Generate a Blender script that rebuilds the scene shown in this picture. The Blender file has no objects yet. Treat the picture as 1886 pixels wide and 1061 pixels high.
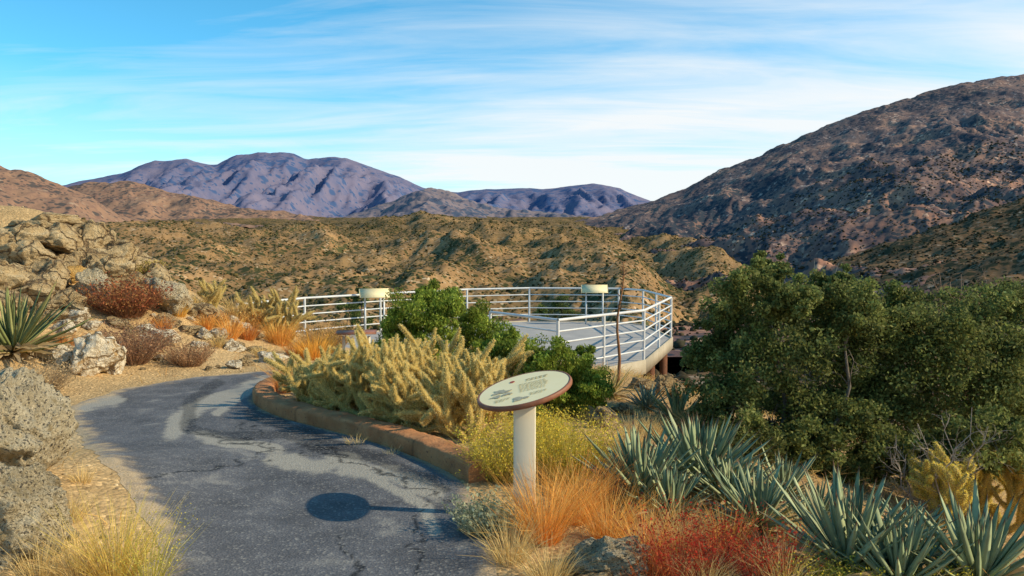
import bpy, bmesh, math, random
import numpy as np
from mathutils import Vector, Matrix, noise as mnoise
rng=np.random.default_rng(7); random.seed(7)
S=bpy.context.scene; C=S.collection
F=1450.0; CX=943.0; CY=530.5; CAMZ=1.6; HOR=450.0
TH=math.atan((CY-HOR)/F)
cT,sT=math.cos(TH),math.sin(TH)
# ------------------------------------------------------------------ camera
cam=bpy.data.cameras.new('camera'); co=bpy.data.objects.new('camera',cam); C.objects.link(co)
co.location=(0,0,CAMZ); co.rotation_euler=(math.pi/2-TH,0,0)
cam.sensor_width=36; cam.lens=F/1886*36; cam.clip_end=40000; cam.clip_start=0.05
S.camera=co
S.view_settings.view_transform='Standard'; S.view_settings.look='None'; S.view_settings.exposure=0
def ray(px,py):
    u=(px-CX)/F; v=(CY-py)/F
    return u, cT+v*sT, -sT+v*cT
def at(px,py,Y):
    a,b,c=ray(px,py); t=Y/b
    return Vector((a*t,Y,CAMZ+c*t))
def zrow(py,Y):
    b=cT+(CY-py)/F*sT; c=-sT+(CY-py)/F*cT
    return CAMZ+c/b*Y
def proj(x,y,z):
    dz=z-CAMZ
    dep=y*cT-dz*sT; up=y*sT+dz*cT
    return CX+F*x/dep, CY-F*up/dep
# ------------------------------------------------------------------ numpy noise
_p=np.random.default_rng(3).permutation(256); _p=np.concatenate([_p,_p,_p])
_g=np.array([[math.cos(a),math.sin(a)] for a in np.linspace(0,2*math.pi,16,endpoint=False)])
def perlin(x,y):
    x=np.asarray(x,float); y=np.asarray(y,float)
    xi=np.floor(x).astype(int); yi=np.floor(y).astype(int); xf=x-xi; yf=y-yi
    xi&=255; yi&=255
    u=xf*xf*xf*(xf*(xf*6-15)+10); v=yf*yf*yf*(yf*(yf*6-15)+10)
    def g(ix,iy,fx,fy):
        h=_p[_p[ix&255]+(iy&255)]&15
        return _g[h,0]*fx+_g[h,1]*fy
    a=g(xi,yi,xf,yf); b=g(xi+1,yi,xf-1,yf); c=g(xi,yi+1,xf,yf-1); d=g(xi+1,yi+1,xf-1,yf-1)
    return 1.5*((a*(1-u)+b*u)*(1-v)+(c*(1-u)+d*u)*v)
def fbm(x,y,o=5,g=.5):
    s=0;a=1;t=0
    for i in range(o):
        s=s+a*perlin(x*2**i+17.3*i,y*2**i-9.1*i); t+=a; a*=g
    return s/t
def ridged(x,y,o=5,g=.5):
    s=0;a=1;t=0
    for i in range(o):
        s=s+a*(1-np.abs(perlin(x*2**i+31.7*i,y*2**i+5.3*i))*1.6); t+=a; a*=g
    return s/t
def ss(a,b,x):
    t=np.clip((x-a)/(b-a),0,1); return t*t*(3-2*t)
def sp(x,k=3.0): return np.logaddexp(0,np.asarray(x)*k)/k
# ------------------------------------------------------------------ ground height
def zb(x,y):
    x=np.asarray(x,float); y=np.asarray(y,float)
    d=-0.03*np.clip(y-4,0,None)-0.10*sp(y-12.,2)-0.45*sp(y-17.5,1.2)-0.30*sp(x-1.3)*ss(3,6,y)
    u=(-x-5.0)+0.45*(y-11)
    r=0.32*sp(u,2); r=2.4*np.tanh(r/2.4)*(1-ss(17,24,y))
    m=1.35*np.exp(-(((x+9.0)/2.6)**2+((y-14.6)/1.9)**2))
    m2=.28*np.exp(-(((x+3.1)/.9)**2+((y-4.2)/1.6)**2))
    return d+r+m+m2
def hz(x,y):
    return zb(x,y)+.05*fbm(np.asarray(x)*.9,np.asarray(y)*.9,4)
_t=np.concatenate([np.linspace(2,30,2400),np.linspace(30,70,400)])
def gp(px,py,fn=hz,fall=15.0):
    a,b,c=ray(px,py); Y=_t
    z=CAMZ+c/b*Y; h=fn(a/b*Y,Y)
    k=np.argmax(z<=h)
    if not (z<=h).any(): Yk=fall
    else: Yk=Y[k]
    p=at(px,py,Yk)
    return Vector((p.x,p.y,float(fn(p.x,p.y))))
# ------------------------------------------------------------------ mesh helpers
def np_mesh(name,chunks,mat,parent=None,smooth=False,loc=None):
    vs=[];fl=[];st=[];cs=[];off=0;lo=0
    for ch in chunks:
        v=np.asarray(ch[0],float).reshape(-1,3); f=np.asarray(ch[1],int)
        c=ch[2] if len(ch)>2 else (1,1,1)
        c=np.asarray(c,float)
        if c.ndim==1: c=np.tile(c,(len(v),1))
        vs.append(v);cs.append(c);fl.append((f+off).ravel());k=f.shape[1]
        st.append(lo+np.arange(len(f))*k); lo+=f.size; off+=len(v)
    vs=np.concatenate(vs);cs=np.concatenate(cs);fl=np.concatenate(fl);st=np.concatenate(st)
    me=bpy.data.meshes.new(name)
    me.vertices.add(len(vs)); me.vertices.foreach_set('co',vs.astype(np.float32).ravel())
    me.loops.add(len(fl)); me.loops.foreach_set('vertex_index',fl.astype(np.int32))
    me.polygons.add(len(st)); me.polygons.foreach_set('loop_start',st.astype(np.int32))
    me.update(calc_edges=True)
    at_=me.attributes.new('col','FLOAT_COLOR','POINT')
    at_.data.foreach_set('color',np.concatenate([cs,np.ones((len(cs),1))],1).astype(np.float32).ravel())
    if smooth: me.polygons.foreach_set('use_smooth',np.ones(len(st),bool))
    me.validate(); me.materials.append(mat)
    o=bpy.data.objects.new(name,me); C.objects.link(o)
    if parent: o.parent=parent
    if loc is not None: o.location=loc
    return o
def tag(o,label,cat,group=None):
    o['label']=label; o['category']=cat
    if group: o['group']=group
    return o
def struct(o,label=None,cat=None,kind='structure'):
    o['kind']=kind
    if label: o['label']=label
    if cat: o['category']=cat
    return o
def empty(name,loc,label,cat,group=None,rz=0):
    o=bpy.data.objects.new(name,None); C.objects.link(o); o.location=loc; o.rotation_euler=(0,0,rz); o.empty_display_size=.1
    return tag(o,label,cat,group)
def grid_faces(nu,nv):
    i=np.arange(nu-1)[:,None]*nv+np.arange(nv-1)[None,:]
    i=i.ravel(); return np.stack([i,i+nv,i+nv+1,i+1],1)
def box(c,s,col=(1,1,1),rot=None):
    v=np.array([[x,y,z] for x in(-1,1) for y in(-1,1) for z in(-1,1)],float)*np.array(s)/2
    if rot is not None: v=v@np.array(rot.to_3x3()).T
    v=v+np.array(c)
    f=np.array([[0,1,3,2],[4,6,7,5],[0,4,5,1],[2,3,7,6],[0,2,6,4],[1,5,7,3]])
    return (v,f,col)
def tube(pts,rad,n=6,col=(1,1,1)):
    pts=np.asarray(pts,float); m=len(pts); rad=np.broadcast_to(np.asarray(rad,float),(m,))
    t=np.gradient(pts,axis=0); t/=np.linalg.norm(t,axis=1,keepdims=True)+1e-9
    ref=np.array([0,0,1.]) if abs(t[0,2])<.9 else np.array([1.,0,0])
    a=np.cross(t,ref); a/=np.linalg.norm(a,axis=1,keepdims=True)+1e-9
    b=np.cross(t,a)
    an=np.linspace(0,2*np.pi,n,endpoint=False)
    v=pts[:,None,:]+rad[:,None,None]*(a[:,None,:]*np.cos(an)[None,:,None]+b[:,None,:]*np.sin(an)[None,:,None])
    v=v.reshape(-1,3); f=[]
    for i in range(m-1):
        for j in range(n):
            k=(j+1)%n; f.append([i*n+j,i*n+k,(i+1)*n+k,(i+1)*n+j])
    return (v,np.array(f),col)
def runit(n):
    v=rng.normal(size=(n,3)); return v/np.linalg.norm(v,axis=1,keepdims=True)
def leaves(cen,L,W,cols,axis=None,spread=1.0):
    n=len(cen); d=runit(n)
    if axis is not None:
        d=axis+spread*d; d/=np.linalg.norm(d,axis=1,keepdims=True)
    s=np.cross(d,runit(n)); s/=np.linalg.norm(s,axis=1,keepdims=True)+1e-9
    L=np.broadcast_to(L,(n,))[:,None]; W=np.broadcast_to(W,(n,))[:,None]
    v=np.stack([cen-d*L*.5,cen+s*W*.5,cen+d*L*.5,cen-s*W*.5],1).reshape(-1,3)
    f=np.arange(4*n).reshape(-1,4)
    return (v,f,np.repeat(cols,4,axis=0))
def blades(base,d,L,W,bend,cols,tipcol=None):
    n=len(base); up=np.array([0,0,1.])
    s=np.cross(d,runit(n)); s/=np.linalg.norm(s,axis=1,keepdims=True)+1e-9
    L=np.broadcast_to(L,(n,))[:,None]; W=np.broadcast_to(W,(n,))[:,None]; bend=np.broadcast_to(bend,(n,))[:,None]
    hor=d*np.array([1,1,0]); hor/=np.linalg.norm(hor,axis=1,keepdims=True)+1e-9
    p0=base; p1=base+d*L*.55+hor*bend*L*.08; p2=base+d*L+hor*bend*L*.4-up*bend*L*.3
    v=np.stack([p0-s*W/2,p0+s*W/2,p1-s*W*.4,p1+s*W*.4,p2-s*W*.12,p2+s*W*.12],1).reshape(-1,3)
    i=np.arange(n)*6
    f=np.concatenate([np.stack([i,i+1,i+3,i+2],1),np.stack([i+2,i+3,i+5,i+4],1)])
    c=np.repeat(cols[:,None,:],6,axis=1)
    if tipcol is not None: c[:,4:]=tipcol[:,None,:]
    return (v,f,c.reshape(-1,3))
def vcol(n,cs,jit=.2):
    cs=np.array(cs,float); k=rng.integers(0,len(cs),n); w=rng.random((n,1))*.6; k2=rng.integers(0,len(cs),n)
    c=cs[k]*(1-w)+cs[k2]*w
    return c*(1+jit*rng.normal(size=(n,1))).clip(.45,1.6)
# ------------------------------------------------------------------ materials
def newmat(name):
    m=bpy.data.materials.new(name); m.use_nodes=True; nt=m.node_tree
    b=nt.nodes['Principled BSDF']; b.inputs['Specular IOR Level'].default_value=.25
    return m,nt,b
def N(nt,t,ins=None,**kw):
    n=nt.nodes.new(t)
    for k,v in kw.items(): setattr(n,k,v)
    for k,v in (ins or {}).items():
        if isinstance(v,bpy.types.NodeSocket): nt.links.new(v,n.inputs[k])
        else: n.inputs[k].default_value=v
    return n
def mixc(nt,f,a,b,mode='MIX'):
    n=nt.nodes.new('ShaderNodeMix'); n.data_type='RGBA'; n.blend_type=mode
    for idx,v in ((0,f),(6,a),(7,b)):
        if isinstance(v,bpy.types.NodeSocket): nt.links.new(v,n.inputs[idx])
        elif idx==0: n.inputs[0].default_value=v
        else: n.inputs[idx].default_value=(*v,1) if len(v)==3 else v
    return n.outputs[2]
def rng_(nt,v,a,b,c=0,d=1):
    n=N(nt,'ShaderNodeMapRange',{0:v,1:a,2:b,3:c,4:d}); return n.outputs[0]
def mk(name,c1,c2,scale=5,rough=.85,bump=.3,bscale=40,attr=False,speck=None,transl=0,metal=0,bdist=.02,lo=.35,hi=.65,crack=0,crc=(.2,.13,.07),spec=.25):
    m,nt,b=newmat(name); b.inputs['Specular IOR Level'].default_value=spec
    tc=N(nt,'ShaderNodeTexCoord').outputs['Object']
    n1=N(nt,'ShaderNodeTexNoise',{'Vector':tc,'Scale':scale,'Detail':6.0,'Roughness':.6})
    col=mixc(nt,rng_(nt,n1.outputs[0],lo,hi),c1,c2)
    if speck:
        for sc,ss_,cl,th in speck:
            n2=N(nt,'ShaderNodeTexNoise',{'Vector':tc,'Scale':sc,'Detail':3.0,'Roughness':.6})
            col=mixc(nt,rng_(nt,n2.outputs[0],th,th+ss_),col,cl)
    ck=None
    if crack:
        wv=N(nt,'ShaderNodeTexNoise',{'Vector':tc,'Scale':2.0,'Detail':4.0})
        wp=N(nt,'ShaderNodeVectorMath',{0:wv.outputs[1],1:(.7,.7,.7)},operation='MULTIPLY')
        wa=N(nt,'ShaderNodeVectorMath',{0:tc,1:wp.outputs[0]},operation='ADD')
        vo=N(nt,'ShaderNodeTexVoronoi',{'Vector':wa.outputs[0],'Scale':crack},feature='DISTANCE_TO_EDGE')
        ck=rng_(nt,vo.outputs[0],0.0,.06,0,1)
        col=mixc(nt,ck,crc,col)
    if attr:
        a=N(nt,'ShaderNodeAttribute',attribute_name='col').outputs['Color']
        col=mixc(nt,1.0,col,a,'MULTIPLY')
    nt.links.new(col,b.inputs['Base Color']); b.inputs['Roughness'].default_value=rough; b.inputs['Metallic'].default_value=metal
    if bump:
        n3=N(nt,'ShaderNodeTexNoise',{'Vector':tc,'Scale':bscale,'Detail':8.0,'Roughness':.65})
        h=n3.outputs[0]
        if ck is not None: h=N(nt,'ShaderNodeMath',{0:h,1:N(nt,'ShaderNodeMath',{0:ck,1:.4},operation='MULTIPLY').outputs[0]},operation='ADD').outputs[0]
        bm=N(nt,'ShaderNodeBump',{'Strength':bump,'Distance':bdist,'Height':h})
        nt.links.new(bm.outputs[0],b.inputs['Normal'])
    if transl:
        t=N(nt,'ShaderNodeBsdfTranslucent',{'Color':col})
        mx=N(nt,'ShaderNodeMixShader',{0:transl,1:b.outputs[0],2:t.outputs[0]})
        nt.links.new(mx.outputs[0],nt.nodes['Material Output'].inputs[0])
    return m
W1=(1,1,1)
mLeaf=mk('leaf',(.9,.9,.9),(1.1,1.1,1.0),3,.75,0,attr=True,transl=.38,spec=.12)
mDry=mk('dry_stalk',(.9,.9,.9),(1.1,1.1,1.1),3,.8,0,attr=True,transl=.4)
mWax=mk('agave_skin',(.85,.85,.85),(1.12,1.12,1.1),9,.6,.1,30,attr=True,spec=.15)
mBark=mk('bark',(.12,.095,.075),(.22,.18,.14),14,.9,.5,50)
mSpine=mk('spine',(.95,.95,.95),(1.05,1.05,1.05),3,.5,0,attr=True,transl=.35)
mChol=mk('cholla_skin',(.34,.25,.075),(.48,.36,.12),12,.8,.4,60)
mRock=mk('granite',(.50,.345,.165),(.72,.55,.31),1.6,.95,1.0,6,speck=[(30,.06,(.18,.13,.08),.64),(2.6,.05,(.36,.24,.11),.64)],bdist=.16,crack=.85)
mRockO=mk('rusty_granite',(.60,.33,.08),(.70,.45,.16),2.2,.95,.9,6,speck=[(30,.06,(.16,.10,.05),.62)],bdist=.14)
mQuartz=mk('quartz',(.70,.58,.39),(.86,.77,.60),3,.8,.8,5,speck=[(4,.1,(.55,.36,.16),.57)],bdist=.12,crack=.8,crc=(.36,.24,.12))
mSpeck=mk('speckled_granite',(.56,.45,.27),(.78,.66,.44),1.8,.95,1.0,9,speck=[(22,.06,(.13,.11,.08),.55),(50,.05,(.88,.79,.6),.6),(3,.1,(.46,.36,.20),.58)],bdist=.13)
mKerb=mk('kerb_concrete',(.38,.155,.06),(.52,.25,.105),4,.95,.8,25,attr=True,speck=[(45,.05,(.20,.09,.05),.62)])
mRail=mk('railing_paint',(.58,.59,.58),(.70,.71,.69),3,.45,0)
mCream=mk('cream_paint',(.74,.66,.48),(.80,.72,.54),3,.5,.05,20)
mFace=mk('sign_face',(.93,.76,.40),(.96,.81,.46),4,.45,0)
mPale=mk('pale_panel',(.80,.68,.38),(.86,.74,.44),4,.5,0)
mRim=mk('sign_rim',(.20,.075,.04),(.30,.12,.06),10,.5,.1,60)
mInk=mk('ink',(.36,.30,.13),(.46,.39,.18),10,.6,0)
mRed=mk('red_ink',(.4,.06,.04),(.45,.08,.05),10,.6,0)
mSteel=mk('rusty_steel',(.12,.05,.025),(.2,.08,.04),6,.8,.2,30)
mFascia=mk('deck_fascia',(.36,.31,.22),(.44,.38,.28),3,.8,.1,20)
def asphalt():
    m,nt,b=newmat('asphalt')
    tc=N(nt,'ShaderNodeTexCoord').outputs['Object']
    a=N(nt,'ShaderNodeAttribute',attribute_name='col').outputs['Color']
    n=N(nt,'ShaderNodeTexNoise',{'Vector':tc,'Scale':90.0,'Detail':4.0,'Roughness':.7})
    v=N(nt,'ShaderNodeTexVoronoi',{'Vector':tc,'Scale':75.0})
    col=mixc(nt,1.0,a,mixc(nt,rng_(nt,n.outputs[0],.3,.7),(.6,.6,.61),(1.45,1.42,1.37)),'MULTIPLY')
    w=N(nt,'ShaderNodeTexWhiteNoise',{'Vector':v.outputs['Position']})
    col=mixc(nt,rng_(nt,w.outputs[0],.84,.97,0,.45),col,(.34,.32,.28))
    nt.links.new(col,b.inputs['Base Color']); b.inputs['Roughness'].default_value=.75
    bm=N(nt,'ShaderNodeBump',{'Strength':.4,'Distance':.009,'Height':v.outputs[0]})
    nt.links.new(bm.outputs[0],b.inputs['Normal'])
    return m
def deckmat():
    m,nt,b=newmat('deck_boards')
    tc=N(nt,'ShaderNodeTexCoord').outputs['Object']
    w=N(nt,'ShaderNodeTexWave',{'Vector':tc,'Scale':1.1,'Distortion':.0},wave_type='BANDS',bands_direction='Y')
    n=N(nt,'ShaderNodeTexNoise',{'Vector':tc,'Scale':1.5,'Detail':5.0})
    col=mixc(nt,rng_(nt,n.outputs[0],.3,.7),(.33,.31,.29),(.44,.41,.37))
    col=mixc(nt,rng_(nt,w.outputs[0],.0,.06,.55,0),col,(.12,.11,.10))
    nt.links.new(col,b.inputs['Base Color']); b.inputs['Roughness'].default_value=.8
    return m
def terr(name,s1,s2,s3,shrub,nscale,vs,thr,haze=None,hazef=0,rockc=None,bump=.8):
    m,nt,b=newmat(name)
    tc=N(nt,'ShaderNodeTexCoord').outputs['Object']
    n1=N(nt,'ShaderNodeTexNoise',{'Vector':tc,'Scale':nscale,'Detail':9.0,'Roughness':.65})
    n2=N(nt,'ShaderNodeTexNoise',{'Vector':tc,'Scale':nscale*5.3,'Detail':8.0,'Roughness':.7})
    col=mixc(nt,rng_(nt,n1.outputs[0],.35,.65),s1,s2)
    col=mixc(nt,rng_(nt,n2.outputs[0],.45,.7),col,s3)
    if rockc:
        v=N(nt,'ShaderNodeTexVoronoi',{'Vector':tc,'Scale':vs[0]*1.3})
        w=N(nt,'ShaderNodeTexWhiteNoise',{'Vector':v.outputs['Position']})
        f=N(nt,'ShaderNodeMath',{0:rng_(nt,w.outputs[0],.76,.94),1:rng_(nt,n2.outputs[0],.45,.62)},operation='MULTIPLY').outputs[0]
        col=mixc(nt,f,col,rockc)
    for k,sc in enumerate(vs):
        v=N(nt,'ShaderNodeTexVoronoi',{'Vector':tc,'Scale':sc,'Randomness':1.0})
        d=N(nt,'ShaderNodeMath',{0:v.outputs[0],1:rng_(nt,n1.outputs[0],.35,.65,-.22,.18)},operation='ADD').outputs[0]
        col=mixc(nt,rng_(nt,d,thr,thr+.12,1,0),col,shrub)
    a=N(nt,'ShaderNodeAttribute',attribute_name='col').outputs['Color']
    col=mixc(nt,1.0,col,a,'MULTIPLY')
    if haze: col=mixc(nt,hazef,col,haze)  # bluish aerial haze painted into the base colour of distant slopes
    nt.links.new(col,b.inputs['Base Color']); b.inputs['Roughness'].default_value=1; b.inputs['Specular IOR Level'].default_value=.05
    bm=N(nt,'ShaderNodeBump',{'Strength':bump,'Distance':.3/vs[0],'Height':n2.outputs[0]})
    nt.links.new(bm.outputs[0],b.inputs['Normal'])
    return m
def sandmat():
    m,nt,b=newmat('sandy_ground')
    tc=N(nt,'ShaderNodeTexCoord').outputs['Object']
    a=N(nt,'ShaderNodeAttribute',attribute_name='col').outputs['Color']
    n=N(nt,'ShaderNodeTexNoise',{'Vector':tc,'Scale':1.6,'Detail':9.0,'Roughness':.65})
    n2=N(nt,'ShaderNodeTexNoise',{'Vector':tc,'Scale':28.0,'Detail':6.0,'Roughness':.7})
    v=N(nt,'ShaderNodeTexVoronoi',{'Vector':tc,'Scale':34.0})
    w=N(nt,'ShaderNodeTexWhiteNoise',{'Vector':v.outputs['Position']})
    col=mixc(nt,rng_(nt,n.outputs[0],.35,.65),(.72,.70,.66),(1.15,1.12,1.05))
    col=mixc(nt,rng_(nt,n2.outputs[0],.35,.7),col,(.62,.57,.5))
    col=mixc(nt,rng_(nt,w.outputs[0],.82,.95,0,.6),col,(1.45,1.4,1.3))
    col=mixc(nt,rng_(nt,w.outputs[0],.10,.02,0,.6),col,(.4,.38,.34))
    col=mixc(nt,1.0,col,a,'MULTIPLY')
    nt.links.new(col,b.inputs['Base Color']); b.inputs['Roughness'].default_value=1; b.inputs['Specular IOR Level'].default_value=.1
    h=N(nt,'ShaderNodeMath',{0:n2.outputs[0],1:v.outputs[0]},operation='SUBTRACT').outputs[0]
    bm=N(nt,'ShaderNodeBump',{'Strength':.6,'Distance':.025,'Height':h})
    nt.links.new(bm.outputs[0],b.inputs['Normal'])
    return m
# ------------------------------------------------------------------ world and sun
AZ=math.radians(98); EL=math.radians(33)
wd=bpy.data.worlds.new('World'); S.world=wd; wd.use_nodes=True; nt=wd.node_tree
bg=nt.nodes['Background']
sky=N(nt,'ShaderNodeTexSky'); sky.sky_type='NISHITA'; sky.sun_disc=False; sky.sun_elevation=EL; sky.sun_rotation=AZ; sky.air_density=1.0; sky.dust_density=.4; sky.ozone_density=2.0; sky.altitude=1200
g=N(nt,'ShaderNodeTexCoord').outputs['Generated']
sep=N(nt,'ShaderNodeSeparateXYZ',{0:g})
def MA(op,a,b=None):
    ins={0:a}
    if b is not None: ins[1]=b
    return N(nt,'ShaderNodeMath',ins,operation=op).outputs[0]
zz=MA('ADD',MA('MAXIMUM',sep.outputs[2],0.0),.12)
cu=MA('DIVIDE',sep.outputs[0],zz); cv=MA('DIVIDE',sep.outputs[1],zz)
cv3=N(nt,'ShaderNodeCombineXYZ',{0:cu,1:cv,2:0.0}).outputs[0]
mp=N(nt,'ShaderNodeMapping',{'Vector':cv3,'Rotation':(0,0,math.radians(28)),'Scale':(.26,.8,1)})
w1=N(nt,'ShaderNodeTexNoise',{'Vector':mp.outputs[0],'Scale':1.0,'Detail':9.0,'Roughness':.5,'Distortion':.6})
mp2=N(nt,'ShaderNodeMapping',{'Vector':cv3,'Rotation':(0,0,math.radians(16)),'Scale':(.5,2.0,1),'Location':(3,1,0)})
w2n=N(nt,'ShaderNodeTexNoise',{'Vector':mp2.outputs[0],'Scale':1.5,'Detail':10.0,'Roughness':.62,'Distortion':.9})
cl=MA('ADD',MA('MULTIPLY',w1.outputs[0],.80),MA('MULTIPLY',w2n.outputs[0],.45))
cl=MA('ADD',cl,MA('MULTIPLY',sep.outputs[0],.24))
cl=MA('SUBTRACT',cl,MA('MULTIPLY',MA('SUBTRACT',sep.outputs[2],.18),.85))
mask=rng_(nt,cl,.42,.80)
hzm=rng_(nt,sep.outputs[2],.20,.02,0,.62)
mask=MA('MAXIMUM',mask,hzm)
skc=mixc(nt,1.0,sky.outputs[0],(.58,1.50,1.60),'MULTIPLY')
fin=mixc(nt,MA('MULTIPLY',mask,.93),skc,(7.4,7.5,7.5))
nt.links.new(fin,bg.inputs[0]); bg.inputs[1].default_value=.13
sl=bpy.data.lights.new('sun','SUN'); sl.energy=5.0; sl.angle=math.radians(.6); sl.color=(1,.84,.58)
so=bpy.data.objects.new('sun',sl); C.objects.link(so)
sd=Vector((math.sin(AZ)*math.cos(EL),math.cos(AZ)*math.cos(EL),math.sin(EL)))
so.rotation_euler=sd.to_track_quat('Z','Y').to_euler(); so.location=(20,5,15)
# ------------------------------------------------------------------ path outline
def w2(p): return np.array([p.x,p.y])
out_px=[(310,1061),(262,950),(205,872),(150,810),(120,775),(125,750),(200,722),(330,699),(430,690),(510,683)]
in_px=[(925,1061),(895,985),(872,930),(858,893),(800,856),(700,818),(600,792),(522,772),(476,752),(464,736),(480,720),(520,707),(580,698)]
oP=[np.array([-2.0,-3.]),np.array([-1.85,1.5])]+[w2(gp(a,b,zb)) for a,b in out_px]+[np.array([-3.0,12.6]),np.array([-3.3,16.2])]
iP=[np.array([-.45,-3.]),np.array([-.15,1.5])]+[w2(gp(a,b,zb)) for a,b in in_px]+[np.array([-1.9,12.2]),np.array([-1.2,16.0])]
def smooth_poly(P,n,it=2):
    P=np.array(P)
    for _ in range(it):
        Q=[P[0]]
        for a,b in zip(P[:-1],P[1:]): Q+= [a*.75+b*.25,a*.25+b*.75]
        Q.append(P[-1]); P=np.array(Q)
    s=np.concatenate([[0],np.cumsum(np.linalg.norm(np.diff(P,axis=0),axis=1))]); u=np.linspace(0,s[-1],n)
    return np.stack([np.interp(u,s,P[:,0]),np.interp(u,s,P[:,1])],1)
nU,nV=760,110
O=smooth_poly(oP,nU); I=smooth_poly(iP,nU)
wob=fbm(O[:,0]*2.3,O[:,1]*2.3,4)*.12
dirn=(O-I); dirn/=np.linalg.norm(dirn,axis=1,keepdims=True); O=O+dirn*wob[:,None]
v_=np.linspace(0,1,nV)
XY=O[:,None,:]*(1-v_)[None,:,None]+I[:,None,:]*v_[None,:,None]
X=XY[...,0];Y=XY[...,1]
edge_=np.minimum(v_,1-v_)[None,:]
Z=zb(X,Y)+.006+(.012+.006*fbm(X*1.5,Y*1.5,3))*ss(0,.04,edge_)
PX,PY=proj(X,np.maximum(Y,2.5),Z)
def segd(px,py,pl):
    d=np.full(px.shape,1e9)
    for (a,b),(c,e) in zip(pl[:-1],pl[1:]):
        dx,dy=c-a,e-b; t=np.clip(((px-a)*dx+(py-b)*dy)/(dx*dx+dy*dy),0,1)
        d=np.minimum(d,np.hypot(px-a-t*dx,(py-b-t*dy)*1.7))
    return d
nz=fbm(X*2.2,Y*2.2,5); nz2=fbm(X*9+5,Y*9,4)
base=np.ones(X.shape+(3,))*np.array([.102,.102,.108])
base*= (1+.6*nz+.3*nz2)[...,None]
lp=np.zeros(X.shape)
for pl,wd_ in (([(318,800),(330,768),(385,742),(490,707)],26),([(370,802),(430,818),(505,826)],22),([(510,845),(580,858),(640,850)],30),([(640,862),(720,872),(800,905)],34),([(150,748),(205,738)],24),([(400,760),(440,730),(520,700)],14),([(690,880),(780,930),(800,980)],18)):
    lp=np.maximum(lp,1-ss(.55,1.0,segd(PX,PY,pl)/wd_+.65*nz+.45*nz2))
lp=np.maximum(lp,ss(.2,.5,nz+.3*nz2)*.4)
base=base*(1-lp[...,None]*.85)+lp[...,None]*.85*np.array([.34,.315,.26])
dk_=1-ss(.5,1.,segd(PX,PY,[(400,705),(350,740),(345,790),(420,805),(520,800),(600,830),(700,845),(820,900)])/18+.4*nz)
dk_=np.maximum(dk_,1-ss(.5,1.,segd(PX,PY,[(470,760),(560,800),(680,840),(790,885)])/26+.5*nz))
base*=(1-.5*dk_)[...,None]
cr=np.zeros(X.shape)
wx=PX+60*fbm(X*4,Y*4,4); wy=PY+15*fbm(X*4+9,Y*4,4)
for pl in ([(245,884),(330,868),(400,862),(470,842),(505,826),(490,795),(440,780)],[(505,826),(580,838),(660,856),(760,892),(850,930)],[(615,985),(650,1030),(670,1061)],[(335,758),(365,800),(430,812),(505,826)],[(560,800),(640,850)],[(780,1061),(760,960),(800,905)]):
    cr=np.maximum(cr,1-ss(.3,1.,segd(wx,wy,pl)/(3.2*np.clip((PY-450)/300,.6,2))))
base*=(1-.78*cr)[...,None]
dx=np.linalg.norm(XY-O[:,None,:],axis=2)
sandm=1-ss(.02,.22,dx+.22*nz+.14*nz2)
dx2=np.linalg.norm(XY-I[:,None,:],axis=2); sandm=np.maximum(sandm,(1-ss(.0,.10,dx2+.10*nz+.08*nz2))*.8)
sandm=np.maximum(sandm,1-ss(.5,1.,segd(PX,PY,[(110,845),(205,850)])/24+.6*nz))
base=base*(1-sandm[...,None])+sandm[...,None]*np.array([.46,.34,.20])
mAsph=asphalt()
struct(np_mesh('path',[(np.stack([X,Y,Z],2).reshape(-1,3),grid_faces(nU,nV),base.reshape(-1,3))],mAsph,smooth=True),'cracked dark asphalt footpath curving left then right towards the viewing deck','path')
poly=np.concatenate([O[::3],I[::-3]])
def inside_dist(x,y):
    ins=np.zeros(x.shape,bool); d=np.full(x.shape,1e9)
    n=len(poly)
    for i in range(n):
        a=poly[i];b=poly[(i+1)%n]
        c=((a[1]>y)!=(b[1]>y))&(x<(b[0]-a[0])*(y-a[1])/(b[1]-a[1]+1e-12)+a[0]); ins^=c
        e=b-a; t=np.clip(((x-a[0])*e[0]+(y-a[1])*e[1])/(e@e+1e-12),0,1)
        d=np.minimum(d,np.hypot(x-a[0]-t*e[0],y-a[1]-t*e[1]))
    return np.where(ins,-d,d)
# ------------------------------------------------------------------ ground
def sinhs(a,b,c,n,k):
    lo=np.arcsinh((a-c)/k);hi=np.arcsinh((b-c)/k); return c+k*np.sinh(np.linspace(lo,hi,n))
gx=sinhs(-75,75,-.8,430,2.6); gy=sinhs(-10,78,6,430,4.0)
GX,GY=np.meshgrid(gx,gy,indexing='ij')
sdp=inside_dist(GX,GY)
nzg=fbm(GX*.9,GY*.9,4); fine=fbm(GX*4,GY*4,4)
GZ=zb(GX,GY)+.004*ss(-.1,0,sdp)+(.05*nzg+.03*fine)*ss(.05,.5,sdp)-.05*ss(-.1,-.3,sdp)
big=fbm(GX*.35+3,GY*.35,4)
sand=np.array([.60,.42,.215]); brown=np.array([.48,.32,.16]); tan=np.array([.66,.49,.28])
wR=ss(-.2,1.2,GX+.5*big)
wF=ss(17,24,GY)
gc=sand*(1-wR[...,None])+brown*wR[...,None]
gc=gc*(1-wF[...,None])+np.array([.32,.20,.09])*wF[...,None]
lift=ss(.1,.5,big)[...,None]*(1-wR[...,None])*(1-wF[...,None])
gc=gc*(1-lift)+tan*lift
mSand=sandmat()
struct(np_mesh('ground',[(np.stack([GX,GY,GZ],2).reshape(-1,3),grid_faces(430,430),gc.reshape(-1,3))],mSand,smooth=True),'sandy tan hilltop ground beside the path','ground')
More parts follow.
